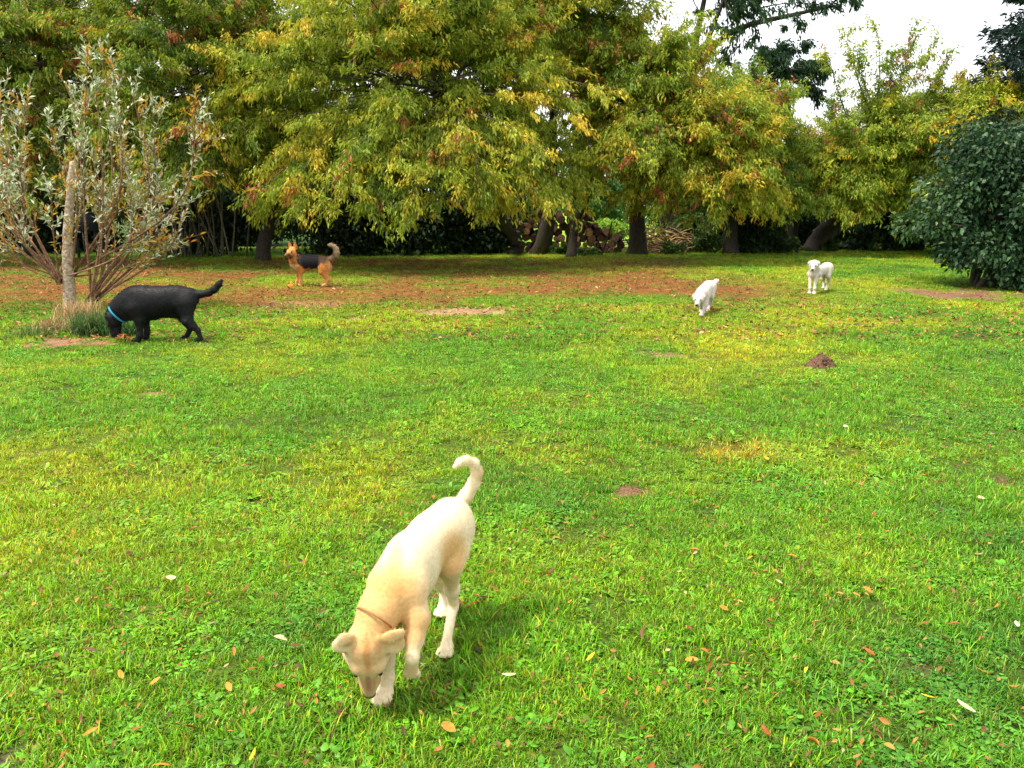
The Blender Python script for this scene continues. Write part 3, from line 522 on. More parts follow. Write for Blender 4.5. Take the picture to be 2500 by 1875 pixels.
# second, taller rank closing the view behind the front trees
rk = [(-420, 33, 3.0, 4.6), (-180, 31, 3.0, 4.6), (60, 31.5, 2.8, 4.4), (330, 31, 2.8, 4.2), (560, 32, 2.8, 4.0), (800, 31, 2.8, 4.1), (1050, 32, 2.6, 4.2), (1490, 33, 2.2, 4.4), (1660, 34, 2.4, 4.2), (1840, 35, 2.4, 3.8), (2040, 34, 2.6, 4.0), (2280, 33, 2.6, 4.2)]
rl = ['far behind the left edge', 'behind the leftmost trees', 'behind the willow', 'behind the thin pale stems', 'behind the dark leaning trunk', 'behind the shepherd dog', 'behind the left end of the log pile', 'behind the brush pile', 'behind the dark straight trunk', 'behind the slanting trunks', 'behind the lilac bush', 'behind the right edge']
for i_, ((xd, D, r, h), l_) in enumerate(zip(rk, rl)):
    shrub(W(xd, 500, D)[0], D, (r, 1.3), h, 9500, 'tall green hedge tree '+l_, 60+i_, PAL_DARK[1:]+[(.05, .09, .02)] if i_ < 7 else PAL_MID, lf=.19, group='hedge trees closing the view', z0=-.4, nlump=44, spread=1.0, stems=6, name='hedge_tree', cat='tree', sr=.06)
# far green trees seen through the gap
for i_, (xd, D, r, h, l_) in enumerate([(1180, 62, 5, 6.5, 'at the left of the bright gap'), (1330, 70, 6, 6, 'in the middle of the bright gap'), (1480, 60, 5, 7, 'at the right of the bright gap'), (1290, 44, 1.8, 3.6, 'just above the log pile')]):
    shrub(W(xd, 480, D)[0], D, (r, 2.5), h, 6000, 'bright green tree '+l_, 80+i_, [(.03, .09, .02), (.06, .15, .03), (.1, .2, .03)], lf=.32 if D > 50 else .24, group='trees far beyond the gap', z0=.0, nlump=30, name='far_tree', cat='tree', sr=.1)
for i_, (xd, yd, h, l_) in enumerate([(1275, 520, .8, 'left'), (1325, 520, .9, 'right'), (1300, 510, 1.0, 'middle')]):
    p = G(xd, yd); shrub(p[0], p[1], (1.8, 1.5), h, 3500, 'bright yellow green weed clump in the sunny gap, '+l_+' one', 90+i_, [(.12, .26, .02), (.2, .34, .03), (.28, .4, .04)], lf=.16, group='weeds in the sunny gap', z0=0, nlump=20, name='weed_clump', cat='weeds')
for i_, (xd, yd, h, l_) in enumerate([(1700, 541, .5, 'left of the slanting trunk'), (1215, 551, .35, 'between the curved and the kneed trunk'), (1265, 553, .25, 'right of the kneed trunk'), (1450, 549, .45, 'before the brush pile'), (1520, 549, .9, 'right of the brush pile'), (1790, 543, .45, 'right of the slanting trunk'), (1900, 543, .5, 'on the back edge of the lawn, left of the lilac')]):
    p = G(xd, yd); shrub(p[0], p[1], (.55, .4), h, 1300, 'low green plants '+l_, 100+i_, PAL_MID, lf=.11, group='low plants at the tree feet', z0=0, nlump=14, name='low_plant', cat='plant', stems=3, sr=.008)
# upright thin pale stems, left
for i_, (xd, n_, l_) in enumerate([(385, 15, 'left of the dark leaning trunk'), (455, 18, 'beside the dark hollow left of the leaning trunk')]):
    p = G(xd, 556); root = empty('bare_shrub', (p[0], p[1], 0)); tag(root, 'shrub of thin upright grey stems '+l_, 'shrub', 'thin stemmed shrubs'); m_ = MB()
    for k in range(n_):
        s = p+[random.gauss(0, .35), random.gauss(0, .2), 0]; e = s+[random.gauss(0, .5), random.gauss(0, .2), random.uniform(2.2, 3.8)]
        m_.tube(spline([s, (s+e)/2+[random.gauss(0, .12), 0, 0], e], 8), np.linspace(.028, .01, 8), 5, .1, col=np.array((.16, .14, .10))*random.uniform(.6, 1.3))
    m_.build('stems', M_bark, root)
    n = 900; P = np.stack([rng.normal(p[0], .55, n), rng.normal(p[1], .25, n), rng.uniform(1.6, 3.9, n)], -1); L = rng.uniform(.07, .12, n)
    V, f1, f2, cc = leaves_np(P, rng.standard_normal((n, 3))-np.array([0, 0, .6]), L, L*.45, pal(0, rng.random(n), PAL_MID)); mesh_np('crown', V, np.vstack([f1, f2]), M_leaf, col=cc, parent=root, loc=(p[0], p[1], 0))
# dark conifers at the right edge
def conifer(x, y, H, r, seed, label):
    global rng
    rng = np.random.default_rng(seed); b = np.array([x, y, 0.]); root = empty('conifer', b); tag(root, label, 'tree'); m_ = MB(); m_.tube(np.array([b, b+[0, 0, H*.5], b+[.05, 0, H]]), [.16, .09, .02], 8, .1, col=(.06, .045, .03))
    m_.build('trunk', M_bark, root); nb = 220; z = rng.uniform(.12, 1, nb)**.8*H; a = rng.random(nb)*6.3; rr = r*(1.03-z/H)**.75*rng.uniform(.7, 1.1, nb); T = 26; u = rng.random((nb, T))**.7
    P = np.zeros((nb, T, 3)); P[..., 0] = x+np.cos(a)[:, None]*rr[:, None]*u; P[..., 1] = y+np.sin(a)[:, None]*rr[:, None]*u; P[..., 2] = z[:, None]+.12*u*rr[:, None]-.25*u**2*rr[:, None]+.2*(u > .9)
    D = np.stack([np.cos(a), np.sin(a), np.zeros(nb)], -1)[:, None]+rng.normal(0, .55, (nb, T, 3)); P = np.repeat(P.reshape(-1, 3), 5, 0)+rng.normal(0, .05, (nb*T*5, 3)); D = np.repeat(D.reshape(-1, 3), 5, 0)+rng.normal(0, .4, (nb*T*5, 3)); n = len(P); L = rng.uniform(.10, .22, n)
    V, f1, f2, cc = leaves_np(P, D, L, L*.28, pal(0, rng.random(n), [(.008, .022, .016), (.015, .04, .03), (.03, .06, .045)])); mesh_np('crown', V, np.vstack([f1, f2]), M_leafd, col=cc, parent=root, loc=b)
conifer(W(2195, 500, 23)[0]+.05, 23.5, 8.4, 3.0, 120, 'tall dark conifer rising above the bushes at the right edge')
# ---- willow on the lawn
rng = np.random.default_rng(5); random.seed(5)
wb = G(152, 668); root = empty('willow_tree', (wb[0], wb[1], 0)); tag(root, 'small silvery willow with fanned out thin branches on the lawn at the left', 'tree')
WD = wb[1]; m_ = MB()
m_.tube(spline([wb+[0, 0, -.05], W(148, 600, WD), W(146, 520, WD), W(152, 420, WD), W(158, 350, WD)], 20), np.linspace(.095, .045, 20), 12, .18, col=(.46, .35, .25))
m_.build('trunk', M_bark, root)
m_ = MB(); knee = W(140, 590, WD); tips = [(0,180),(20,300),(-70,340),(-120,250),(60,200),(100,250),(150,180),(190,95),(215,80),(240,110),(282,175),(330,210),(425,190),(400,370),(398,425),(368,525),(310,330),(262,330),(-30,430),(-100,470),(60,380),(110,400),(220,400),(300,440),(170,300),(20,520),(340,400),(250,260),(40,250),(200,330),(-20,300),(280,400),(-60,230),(180,220),(205,150),(0,400),(330,470)]
tw = []
TW_C = np.array((.26, .14, .08))
for k, (tx, ty) in enumerate(tips):
    left = tx < 120; s = (W(138, 612, WD) if left else W(200 if k % 3 else 150, 650 if k % 3 else 600, WD+.1))+np.array([random.gauss(0, .03), random.gauss(0, .08), 0]); e = W(tx, ty, WD+random.uniform(-1.0, .9))
    ln = np.linalg.norm(e-s); mid = s*.5+e*.5+rng.normal(0, .06*ln, 3)*[1, 1, .3]+np.array([(.10 if left else -.10)*ln*-1*(1 if abs(tx-150) > 60 else 0), random.gauss(0, .08), -.05*ln]); P = spline([s, mid, e], 14); m_.tube(P, np.linspace(.008+.004*ln, .003, 14), 6, .1, col=TW_C*random.uniform(.7, 1.3))
    for j in range(19):
        u = random.uniform(.22, 1)**.7; q = P[int(u*13)]; d = nrm(nrm(e-s)+rng.normal(0, .45, 3)+[0, 0, .25]); l_ = random.uniform(.2, .5); tw.append((q, d, l_, u))
        m_.tube(np.array([q, q+d*l_*.5, q+d*l_]), [.005, .004, .002], 4, 0, col=TW_C*random.uniform(.7, 1.4), cap=False)
    tw.append((P[-2], nrm(P[-1]-P[-3]), .25, 1))
m_.build('branches', M_bark, root)
Q = np.array([t[0] for t in tw]); D = np.array([t[1] for t in tw]); Lw = np.array([t[2] for t in tw]); U = np.array([t[3] for t in tw]); n = len(tw); Nn = 20
v = np.linspace(.1, 1.02, Nn)[None]+rng.normal(0, .03, (n, Nn)); P = Q[:, None]+D[:, None]*(Lw[:, None]*v)[..., None]; dd = D[:, None]*.75+rng.standard_normal((n, Nn, 3))*.42+np.array([0, 0, .12])
keep = (rng.random((n, Nn)) < -.12+.98*U[:, None]).ravel(); y_ = (rng.random((n, 1)) < (.75-.6*U[:, None]))*.6+rng.random((n, Nn))*.4; y_ = y_.ravel()
cl = np.where((y_ > .62)[:, None], pal(0, rng.random(n*Nn), [(.34, .30, .05), (.55, .34, .03), (.6, .22, .03)]), pal(0, rng.random(n*Nn), [(.14, .20, .06), (.26, .33, .13), (.55, .60, .40), (.78, .82, .68)]))
L = rng.uniform(.065, .125, n*Nn)*(.8+.3*rng.random(n*Nn)); V, f1, f2, cc = leaves_np(P.reshape(-1, 3)[keep], dd.reshape(-1, 3)[keep], L[keep], L[keep]*.27, cl[keep], fold=.1)
mesh_np('crown', V, np.vstack([f1, f2]), M_leaf, col=cc, parent=root, loc=(wb[0], wb[1], 0))
def tuft(x, y, n, L, r, cols, label, name, spread=.5, wd=.006, mat=None):
    p = G(x, y); m_ = MB(); co = []; 
    for k in range(n):
        a = random.random()*6.3; b_ = p+[r*cos(a)*random.random(), r*.7*sin(a)*random.random(), 0]; d = random.random()*6.3; ln = random.uniform(*L); t = random.gauss(0, spread); s = np.array([-sin(d), cos(d), 0])*wd/2; P = []
        for i in range(5):
            u = i/4; P.append(b_+np.array([cos(d), sin(d), 0])*ln*sin(abs(t))*u*(.4+.6*u)+[0, 0, ln*u*cos(abs(t)*u)])
        V = []
        for i in range(5): V += [P[i]-s*(1-u*0.0 if i < 4 else .1), P[i]+s*(1 if i < 4 else .1)]
        m_.add(V, np.array([(2*i, 2*i+1, 2*i+3, 2*i+2) for i in range(4)]), col=np.array(random.choice(cols))*random.uniform(.7, 1.25))
    o = m_.build(name, mat or M_leaf, smooth=False, loc=(p[0], p[1], 0)); tag(o, label, 'grass tuft'); return o
tuft(172, 690, 600, (.1, .34), .36, [(.50, .34, .16), (.42, .25, .12), (.55, .4, .2), (.34, .17, .08)], 'dry straw coloured grass tuft around the willow foot', 'dry_grass_tuft', .55, .005, M_dry)
tuft(120, 715, 450, (.08, .24), .3, [(.45, .3, .15), (.2, .22, .06), (.4, .2, .1)], 'low mixed dry and green grass on the left of the willow foot', 'dry_grass_tuft', .8, .006, M_dry)
tuft(200, 722, 800, (.14, .34), .26, [(.05, .13, .03), (.09, .17, .04), (.16, .2, .06)], 'dark green arching grass tuft by the black dog nose', 'grass_tuft', .8, .009)
tuft(255, 722, 600, (.1, .26), .3, [(.05, .13, .03), (.08, .17, .04)], 'dark green grass patch under the black dog neck', 'grass_tuft', .8, .008)
tuft(70, 725, 200, (.05, .14), .3, [(.06, .15, .02), (.2, .22, .06)], 'rough grass at the left edge beside the bare earth', 'grass_tuft', .7, .008)


# ---- log pile, brush pile, poles, container, red structure
random.seed(3); rng = np.random.default_rng(3); Dp = 26.2; k_ = 0
xa = W(1105, 545, Dp)[0]; xb = W(1345, 545, Dp)[0]; z = .1; row = 0
while z < 1.5:
    x = xa+.1*random.random()
    while x < xb:
        r = random.uniform(.075, .145); u = (x-xa)/(xb-xa); top = 1.45 if u < .62 else 1.45-(u-.62)/.38*1.15
        top *= min(1, .55+u*1.6)
        if z+r < top+.1 and not (random.random() < .05):
            ln = random.uniform(.35, .6); m_ = MB(); ax = nrm(np.array([random.gauss(0, .28), 1, random.gauss(0, .12)])); c = np.array([x, Dp+random.gauss(0, .06)-.2, z+random.uniform(-.03, .03)])
            P = np.array([c, c+ax*ln*.5, c+ax*ln]); m_.tube(P, [r, r*.97, r*1.02], 10, .12, col=np.array((.07, .045, .03))*random.uniform(.6, 1.3), cap=False)
            V = m_.co[0]; sides = 10; ring = V[:sides]; e = MB(); cc = (.32, .16, .08) if random.random() < .3 else (.12, .06, .04)
            m_.add(np.vstack([ring-ax*.002, ring.mean(0)-ax*.006]), t=np.array([(j, sides, (j+1) % sides) for j in range(sides)]), col=np.array(cc)*random.uniform(.7, 1.2)); ring2 = V[-sides:]; m_.add(np.vstack([ring2, ring2.mean(0)]), t=np.array([(j, (j+1) % sides, sides) for j in range(sides)]), col=cc)
            o = m_.build('log', M_bark, smooth=False, loc=tuple(c)); pal_ = cc[0] > .2; xn = (x-xa)/(xb-xa); tag(o, ('pale' if pal_ else 'dark')+'-ended short log '+('on top' if z+.3 > top else 'at the bottom' if z < .2 else 'in the middle')+' of the pile, '+('at its left end' if xn < .22 else 'left of the curved trunk' if xn < .4 else 'between the curved and kneed trunks' if xn < .62 else 'right of the kneed trunk' if xn < .82 else 'at its low right end'), 'log', 'logs piled behind the trunks'); k_ += 1
        x += r*2+.015
    z += .2; row += 1
m_ = MB(); c0 = W(1435, 530, 26.5); 
for k in range(170):
    c = np.array([c0[0]+random.gauss(0, .62), 26.5+random.gauss(0, .3), random.uniform(.02, .85)*math.exp(-random.random()*.5)]); a = random.gauss(0, .7)+(pi if random.random() < .5 else 0); l_ = random.uniform(.3, 1.1); d = np.array([cos(a), random.gauss(0, .4), sin(a)*.6]); e_ = c+d*l_; e_[2] = max(.02, e_[2])
    m_.tube(spline([c, (c+e_)/2+rng.normal(0, .06, 3), e_], 6), np.linspace(.03, .01, 6)*random.uniform(.5, 1.3), 5, .1, col=np.array(random.choice([(.40, .26, .15), (.3, .18, .1), (.2, .13, .08), (.5, .32, .12)]))*random.uniform(.6, 1.2))
o = m_.build('brush_pile', M_bark, loc=(c0[0], 26.5, 0)); tag(o, 'pale heap of cut branches and sticks right of the thick trunk', 'brush pile')
m_ = MB(); a = G(1231, 553); m_.tube(np.array([[a[0]+.05, a[1]+.4, 0], [a[0]+.07, a[1]+.4, 1.2], [a[0]+.06, a[1]+.4, W(1231, 432, a[1]+.4)[2]]]), .03, 8, 0, col=(.02, .05, .03)); m_.tube(np.array([[a[0]+.06, a[1]+.4, 1.95], [a[0]+.06, a[1]+.4, 2.03]]), .045, 8, col=(.05, .12, .07))
o = m_.build('pole', M_paint, loc=(a[0], a[1]+.4, 0)); tag(o, 'thin dark green upright pole left of the kneed trunk', 'pole')
m_ = MB(); a = W(1298, 548, 25); e = W(1322, 480, 25); a[2] = 0; m_.tube(spline([a, (a+e)/2+[.03, 0, 0], e], 6), np.linspace(.035, .02, 6), 6, .15, col=(.05, .04, .03)); o = m_.build('stake', M_bark, loc=tuple(a)); tag(o, 'slanting dark stake before the bright gap, right of the log pile', 'stake')
def boxmb(m_, c, s, col):
    c = np.array(c); s = np.array(s)/2; V = np.array([(x, y, z) for x in (-1, 1) for y in (-1, 1) for z in (-1, 1)])*s+c; m_.add(V, np.array([(0,1,3,2),(4,6,7,5),(0,4,5,1),(2,3,7,6),(0,2,6,4),(1,5,7,3)]), col=col)
D = 24.2; a = W(190, 480, D); root = empty('container', (a[0], D, 0)); tag(root, 'bluish grey box on dark legs, half hidden behind the willow branches', 'container')
m_ = MB(); V = np.array([(-.33, -.25, 0), (.33, -.25, 0), (.33, .25, 0), (-.33, .25, 0), (-.38, -.3, .5), (.38, -.3, .5), (.38, .3, .5), (-.38, .3, .5)])+[a[0], D, a[2]-.25]; m_.add(V, np.array([(0,3,2,1),(4,5,6,7),(0,1,5,4),(1,2,6,5),(2,3,7,6),(3,0,4,7)]), col=(.035, .055, .075)); m_.build('body', M_paint, root, smooth=False)
m_ = MB(); boxmb(m_, (a[0], D, a[2]+.275), (.82, .66, .045), (.05, .075, .1)); m_.build('lid', M_paint, root, smooth=False)
for sx in (-.28, .28):
    for sy in (-.2, .2): m_ = MB(); boxmb(m_, (a[0]+sx, D+sy, (a[2]-.25)/2), (.06, .06, a[2]-.256), (.03, .03, .035)); m_.build('leg', M_paint, root, smooth=False)
D = 29.6; a = W(1862, 480, D); root = empty('red_shed', (a[0], D, 0)); tag(root, 'small red wooden structure glimpsed through the foliage left of the lilac bush', 'shed')
m_ = MB(); zt = W(1862, 458, D)[2]
for k in range(6): boxmb(m_, (a[0]-.5+k*.2, D, zt/2), (.19, .05, zt), np.array((.42, .07, .04))*random.uniform(.8, 1.2))
m_.build('wall', M_paint, root, smooth=False); m_ = MB(); boxmb(m_, (a[0], D+.4, zt+.05), (1.4, 1.2, .07), (.12, .1, .1)); m_.build('roof', M_paint, root, smooth=False)
m_ = MB(); c = W(1864, 478, D-.08); th = np.linspace(0, 2*pi, 16, False); m_.tube(np.array([c, c+[0, .05, 0]]), .075, 16, 0, col=(.85, .85, .85)); m_.build('disc', M_paint, root)
# ------------------------------------------------------------------ animals: one blended surface per body
class Body:
    def __init__(s): s.p = []
    def cap(s, a, b, ra, rb=None, k=.02, F=None, sc=(1, 1, 1)):
        s.p.append((np.array(a, float), np.array(b, float), ra, ra if rb is None else rb, k, np.eye(3) if F is None else np.array(F, float), np.array(sc, float)))
    def chain(s, pts, rs, k=.02, F=None, sc=(1, 1, 1)):
        for i in range(len(pts)-1): s.cap(pts[i], pts[i+1], rs[i], rs[i+1], k, F, sc)
    def sph(s, c, r, k=.02, F=None, sc=(1, 1, 1)): s.cap(c, np.array(c)+1e-5, r, r, k, F, sc)
    def mesh(s, h, flat=1):
        lo = np.min([np.minimum(p[0]-p[2]*max(p[6]), p[1]-p[3]*max(p[6])) for p in s.p], 0)-4*h; hi = np.max([np.maximum(p[0]+p[2]*max(p[6]), p[1]+p[3]*max(p[6])) for p in s.p], 0)+4*h
        n = np.ceil((hi-lo)/h).astype(int)+1; V = np.full(n, .5, np.float32); ax = [lo[i]+h*np.arange(n[i]) for i in range(3)]
        for (a, b, ra, rb, k, F, sc) in s.p:
            R = max(ra, rb)*max(sc)+k+.02; l = np.maximum(((np.minimum(a, b)-R-lo)/h).astype(int), 0); u = np.minimum(((np.maximum(a, b)+R-lo)/h).astype(int)+2, n)
            if np.any(u <= l): continue
            g = np.stack(np.meshgrid(*[ax[i][l[i]:u[i]] for i in range(3)], indexing='ij'), -1)
            q = ((g-a) @ F.T)/sc; ba = (F @ (b-a))/sc; L2 = ba @ ba+1e-12; t = np.clip((q @ ba)/L2, 0, 1); d = (np.linalg.norm(q-t[..., None]*ba, axis=-1)-(ra+(rb-ra)*t))*min(sc)
            o = V[l[0]:u[0], l[1]:u[1], l[2]:u[2]]; hh = np.clip(.5+.5*(o-d)/k, 0, 1); V[l[0]:u[0], l[1]:u[1], l[2]:u[2]] = o*(1-hh)+d*hh-k*hh*(1-hh)
        I = V < 0; c = sum(I[i:n[0]-1+i, j:n[1]-1+j, m:n[2]-1+m].astype(np.int8) for i in (0, 1) for j in (0, 1) for m in (0, 1)); act = (c > 0) & (c < 8)
        ix = np.argwhere(act); idx = np.full(act.shape, -1); idx[act] = np.arange(len(ix)); acc = np.zeros((len(ix), 3)); cnt = np.zeros(len(ix))
        C8 = [(i, j, m) for i in (0, 1) for j in (0, 1) for m in (0, 1)]
        for A in C8:
            for ax_ in range(3):
                if A[ax_] == 0:
                    B = list(A); B[ax_] = 1; va = V[tuple((ix+A).T)]; vb = V[tuple((ix+B).T)]; m = (va < 0) != (vb < 0); t = np.where(m, va/(va-vb+1e-12), 0)
                    P = np.array(A, float)[None]+np.zeros((len(ix), 3)); P[:, ax_] += t; acc[m] += P[m]; cnt[m] += 1
        co = lo+h*(ix+acc/cnt[:, None]); Q = []
        for ax_ in range(3):
            o1, o2 = (ax_+1) % 3, (ax_+2) % 3; sl0 = [slice(1, n[i]-1) for i in range(3)]; sl0[ax_] = slice(0, n[ax_]-1); sl1 = list(sl0); sl1[ax_] = slice(1, n[ax_])
            a = I[tuple(sl0)]; b = I[tuple(sl1)]
            off = np.array([sl0[i].start for i in range(3)])
            for m, fl in ((a & ~b, False), (~a & b, True)):
                e = np.argwhere(m)+off
                if not len(e): continue
                d1 = np.zeros(3, int); d1[o1] = 1; d2 = np.zeros(3, int); d2[o2] = 1
                q = np.stack([idx[tuple((e-d1-d2).T)], idx[tuple((e-d2).T)], idx[tuple(e.T)], idx[tuple((e-d1).T)]], -1); Q.append(q[:, ::-1] if fl else q)
        q = np.vstack(Q); q = q[(q >= 0).all(1)]
        return co, q
def vnormals(co, q):
    n = np.cross(co[q[:, 2]]-co[q[:, 0]], co[q[:, 3]]-co[q[:, 1]]); N = np.zeros_like(co)
    for i in range(4): np.add.at(N, q[:, i], n)
    return nrm(N)
def fur(parent, co, q, colf, n, L, flow, mat, wd=.0011, lift=.3, loc=(0,0,0), zmin=.03, jit=.008, sheen=1):
    """short hair strands lying along the coat"""
    N = vnormals(co, q); ar = np.linalg.norm(np.cross(co[q[:, 2]]-co[q[:, 0]], co[q[:, 3]]-co[q[:, 1]]), axis=1); f = rng.choice(len(q), n, p=ar/ar.sum()); uv = rng.random((n, 2, 1))
    Qc = co[q[f]]; P = (Qc[:, 0]*(1-uv[:, 0])+Qc[:, 1]*uv[:, 0])*(1-uv[:, 1])+(Qc[:, 3]*(1-uv[:, 0])+Qc[:, 2]*uv[:, 0])*uv[:, 1]; Nn = N[q[f, 0]]
    fl = flow(P); fl = fl-Nn*(fl*Nn).sum(1, keepdims=True); D = nrm(nrm(fl)+Nn*lift+rng.normal(0, .18, (n, 3))); k = P[:, 2] > zmin
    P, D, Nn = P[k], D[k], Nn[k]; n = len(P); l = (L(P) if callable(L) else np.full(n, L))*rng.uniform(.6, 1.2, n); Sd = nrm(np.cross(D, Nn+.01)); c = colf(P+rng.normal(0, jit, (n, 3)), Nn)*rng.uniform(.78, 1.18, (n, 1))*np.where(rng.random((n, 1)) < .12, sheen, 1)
    V = np.stack([P-Sd*wd/2-Nn*.001, P+Sd*wd/2-Nn*.001, P+D*l[:, None]-Nn*l[:, None]*.12], 1).reshape(-1, 3)
    o = mesh_np('fur', V, np.arange(n*3).reshape(-1, 3), mat, col=np.repeat(c, 3, 0), parent=parent, loc=loc); return o
def frame(f, up):
    f = nrm(f); s = nrm(np.cross(up, f)); u = np.cross(f, s); return np.array([f, s, u])   # rows: forward, left, up
def paw(B, c, fdir, s=1.0, toes=True, k=.008):
    f = nrm(np.array([fdir[0], fdir[1], 0])); l = np.array([-f[1], f[0], 0]); c = np.array(c, float); F = np.array([f, l, [0, 0, 1]])
    B.cap(c-f*.012*s, c+f*.012*s, .027*s, .028*s, .02*s, F, (1, 1, .8))
    if toes:
        for i, o in enumerate((-.024, -.0085, .0085, .024)):
            fw = .030 if abs(o) < .01 else .021; B.cap(c+f*fw*.5*s+l*o*s+[0, 0, -.004*s], c+f*(fw+.008)*s+l*o*1.05*s+[0, 0, -.008*s], .0125*s, .0115*s, k*.45*s)
def head(B, O, f, up, s=1.0, muz=1.0, drop=1.0, ears='drop', earv=None, pf=.9):
    """O: back of the skull; f: muzzle direction"""
    F = frame(f, up); T = lambda x, y, z: np.array(O)+s*(x*F[0]+y*F[1]+z*F[2])
    B.cap(T(.035, 0, -.002), T(.085, 0, -.002), .056*s, .047*s, .03*s, F, (1, 1.13, .95))
    for y in (-1, 1):
        B.sph(T(.075, y*.040, -.022), .036*s, .025*s); B.sph(T(.104, y*.030, .018), .018*s, .022*s); B.cap(T(.125, y*.016, -.034), T(.20*muz, y*.015, -.036), .022*s, .018*s, .012*s)
    B.cap(T(.10, 0, -.006), T(.205*muz, 0, -.012), .040*s, .026*s, .03*s, F, (1, .9, .95))
    B.cap(T(.16, 0, .008), T(.222*muz, 0, -.001), .015*s, .016*s, .015*s)
    B.cap(T(.07, 0, -.05), T(.185*muz, 0, -.052), .026*s, .015*s, .015*s)
    if ears == 'drop':
        for y in (-1, 1):
            ev = earv(y) if earv else (.045, y*.085, -.055); b = (.012, y*.056, .034); m = (.5*(b[0]+ev[0])-.004, y*max(abs(b[1]), abs(ev[1]))*.97, .5*(b[2]+ev[2])+.012)
            e = nrm(T(*ev)-T(*b)); nn = nrm(np.cross(e, F[0])); Fe = np.array([e, nrm(np.cross(nn, e)), nn])
            B.cap(T(*b), T(*m), .019*s, .028*s, .012*s, Fe, (1, 1, .45)); B.cap(T(*m), T(*ev), .028*s, .014*s, .008*s, Fe, (1, 1, .36))
    elif ears == 'up':
        for y in (-1, 1):
            b = T(.015, y*.042, .035); t = T(.0, y*.056, .135); e = nrm(t-b); Fe = np.array([F[0], nrm(np.cross(e, F[0])), e]); B.cap(b, b*.5+t*.5, .031*s, .022*s, .012*s, Fe, (.5, 1, 1)); B.cap(b*.5+t*.5, t, .022*s, .004*s, .006*s, Fe, (.5, 1, 1))
    return F, T
def ball(name, c, r, mat, col, parent, F=None, sc=(1, 1, 1), n=10):
    th = np.linspace(0, pi, n); ph = np.linspace(0, 2*pi, 2*n, False); V = np.array([(sin(t)*cos(p), sin(t)*sin(p), cos(t)) for t in th for p in ph])*r*np.array(sc)
    if F is not None: V = V @ np.array(F)
    m = 2*n; i = np.arange(n-1)[:, None]*m; j = np.arange(m)[None]; k = (j+1) % m; return mesh_np(name, V+c, np.stack([i+j, i+m+j, i+m+k, i+k], -1).reshape(-1, 4), mat, col=np.broadcast_to(np.array(col, float), (len(V), 3)), smooth=True, parent=parent, loc=tuple(parent.location))
def face(root, T, F, s, muz=1.0, nz=1.0, eye=(.02, .012, .008), nose=(.012, .01, .01), ez=.013, ey=.036, ex=.128, er=.0085):
    for y in (-1, 1): ball('eye', T(ex, y*ey, ez), er*s, M_eye, eye, root)
    ball('nose', T(.234*muz, 0, -.004), .017*s*nz, M_skin, nose, root, F, (.8, 1.1, .85))
def ring(name, c, axis, up, r, wd, mat, col, parent, sc=(1, 1), th=.004):
    F = frame(axis, up); n = 36; V = []
    for t in np.linspace(0, 2*pi, n, False):
        for (rr, x) in ((0, -wd/2), (th, -wd/2), (th, wd/2), (0, wd/2)): V.append(np.array(c)+F[1]*cos(t)*(r*sc[0]+rr)+F[2]*sin(t)*(r*sc[1]+rr)+F[0]*x)
    q = [(i*4+j, i*4+(j+1) % 4, ((i+1) % n)*4+(j+1) % 4, ((i+1) % n)*4+j) for i in range(n) for j in range(4)]
    return mesh_np(name, np.array(V), np.array(q), mat, col=np.broadcast_to(np.array(col, float), (len(V), 3)), smooth=False, parent=parent, loc=tuple(parent.location))
def spots(*L):
    """patches of coat colour or painted shade: (centre, radius, colour, strength)"""
    def f(P, base):
        c = base.copy()
        for (p, r, cc, s) in L:
            r = np.broadcast_to(np.array(r, float), (3,)); d = np.sqrt((((P-np.array(p))/r)**2).sum(1)); a = (s*(1-sstep(.45, 1.1, d)))[:, None]; c = c*(1-a)+np.array(cc)*a
        return c
    return f
rng = np.random.default_rng(99); random.seed(99)
# ---------------- tan dog sniffing in the foreground
cx = lambda x, y: (319.5+x*.163, 442.4+y*.163)
def A(x, y, D): return atD(*cx(x, y), D)
B = Body(); pel = A(790, 515, 2.63); loin = A(665, 610, 2.52); rib = A(560, 730, 2.40); che = A(480, 850, 2.30); nb = A(420, 930, 2.235); nm = A(360, 1035, 2.195); pol = A(290, 1165, 2.15); nose = A(308, 1550, 2.165)
bx = nrm((che-pel)*[1, 1, 0]); FB = np.array([bx, [-bx[1], bx[0], 0], [0, 0, 1]]); left = FB[1]
dn = np.array([0, 0, 1.])
B.cap(pel-bx*.03, pel+bx*.05, .078, .078, .04, FB, (1, .95, 1.1)); B.chain([pel, loin, rib, che], [.075, .066, .077, .066], .05, FB, (1, .92, 1.12))
B.cap(rib-dn*.045, che-dn*.055, .068, .067, .05, FB, (1, .86, 1.1)); B.cap(loin-dn*.01, rib-dn*.04, .07, .08, .05, FB, (1, .85, 1.05))
B.cap(che+dn*.035, rib+dn*.015, .06, .06, .04); B.chain([che-dn*.01, nb, nm, pol*.8+nose*.2], [.069, .057, .052, .049], .04)
B.cap(nb-dn*.03, nm-dn*.02, .05, .046, .04)
# hind legs (left = image right)
for sgn, hip, kn, hk, ft in ((1, A(830, 590, 2.64), A(800, 760, 2.54), A(822, 1010, 2.66), A(778, 1240, 2.50)), (-1, A(735, 640, 2.70), A(715, 800, 2.70), A(768, 915, 2.82), A(757, 1022, 2.775))):
    ft = np.array([ft[0], ft[1], .03]); B.cap(hip, (hip+kn)/2, .066, .056, .04, FB, (1.15, .8, 1.1)); B.chain([(hip+kn)/2, kn, kn*.45+hk*.55, hk], [.052, .038, .023, .0175], .03)
    B.chain([hk+[0, .006, .008], ft+[0, .012, .02]], [.017, .016], .015); paw(B, ft-bx*.0, nrm(bx+np.array([.15, 0, 0])), .86)
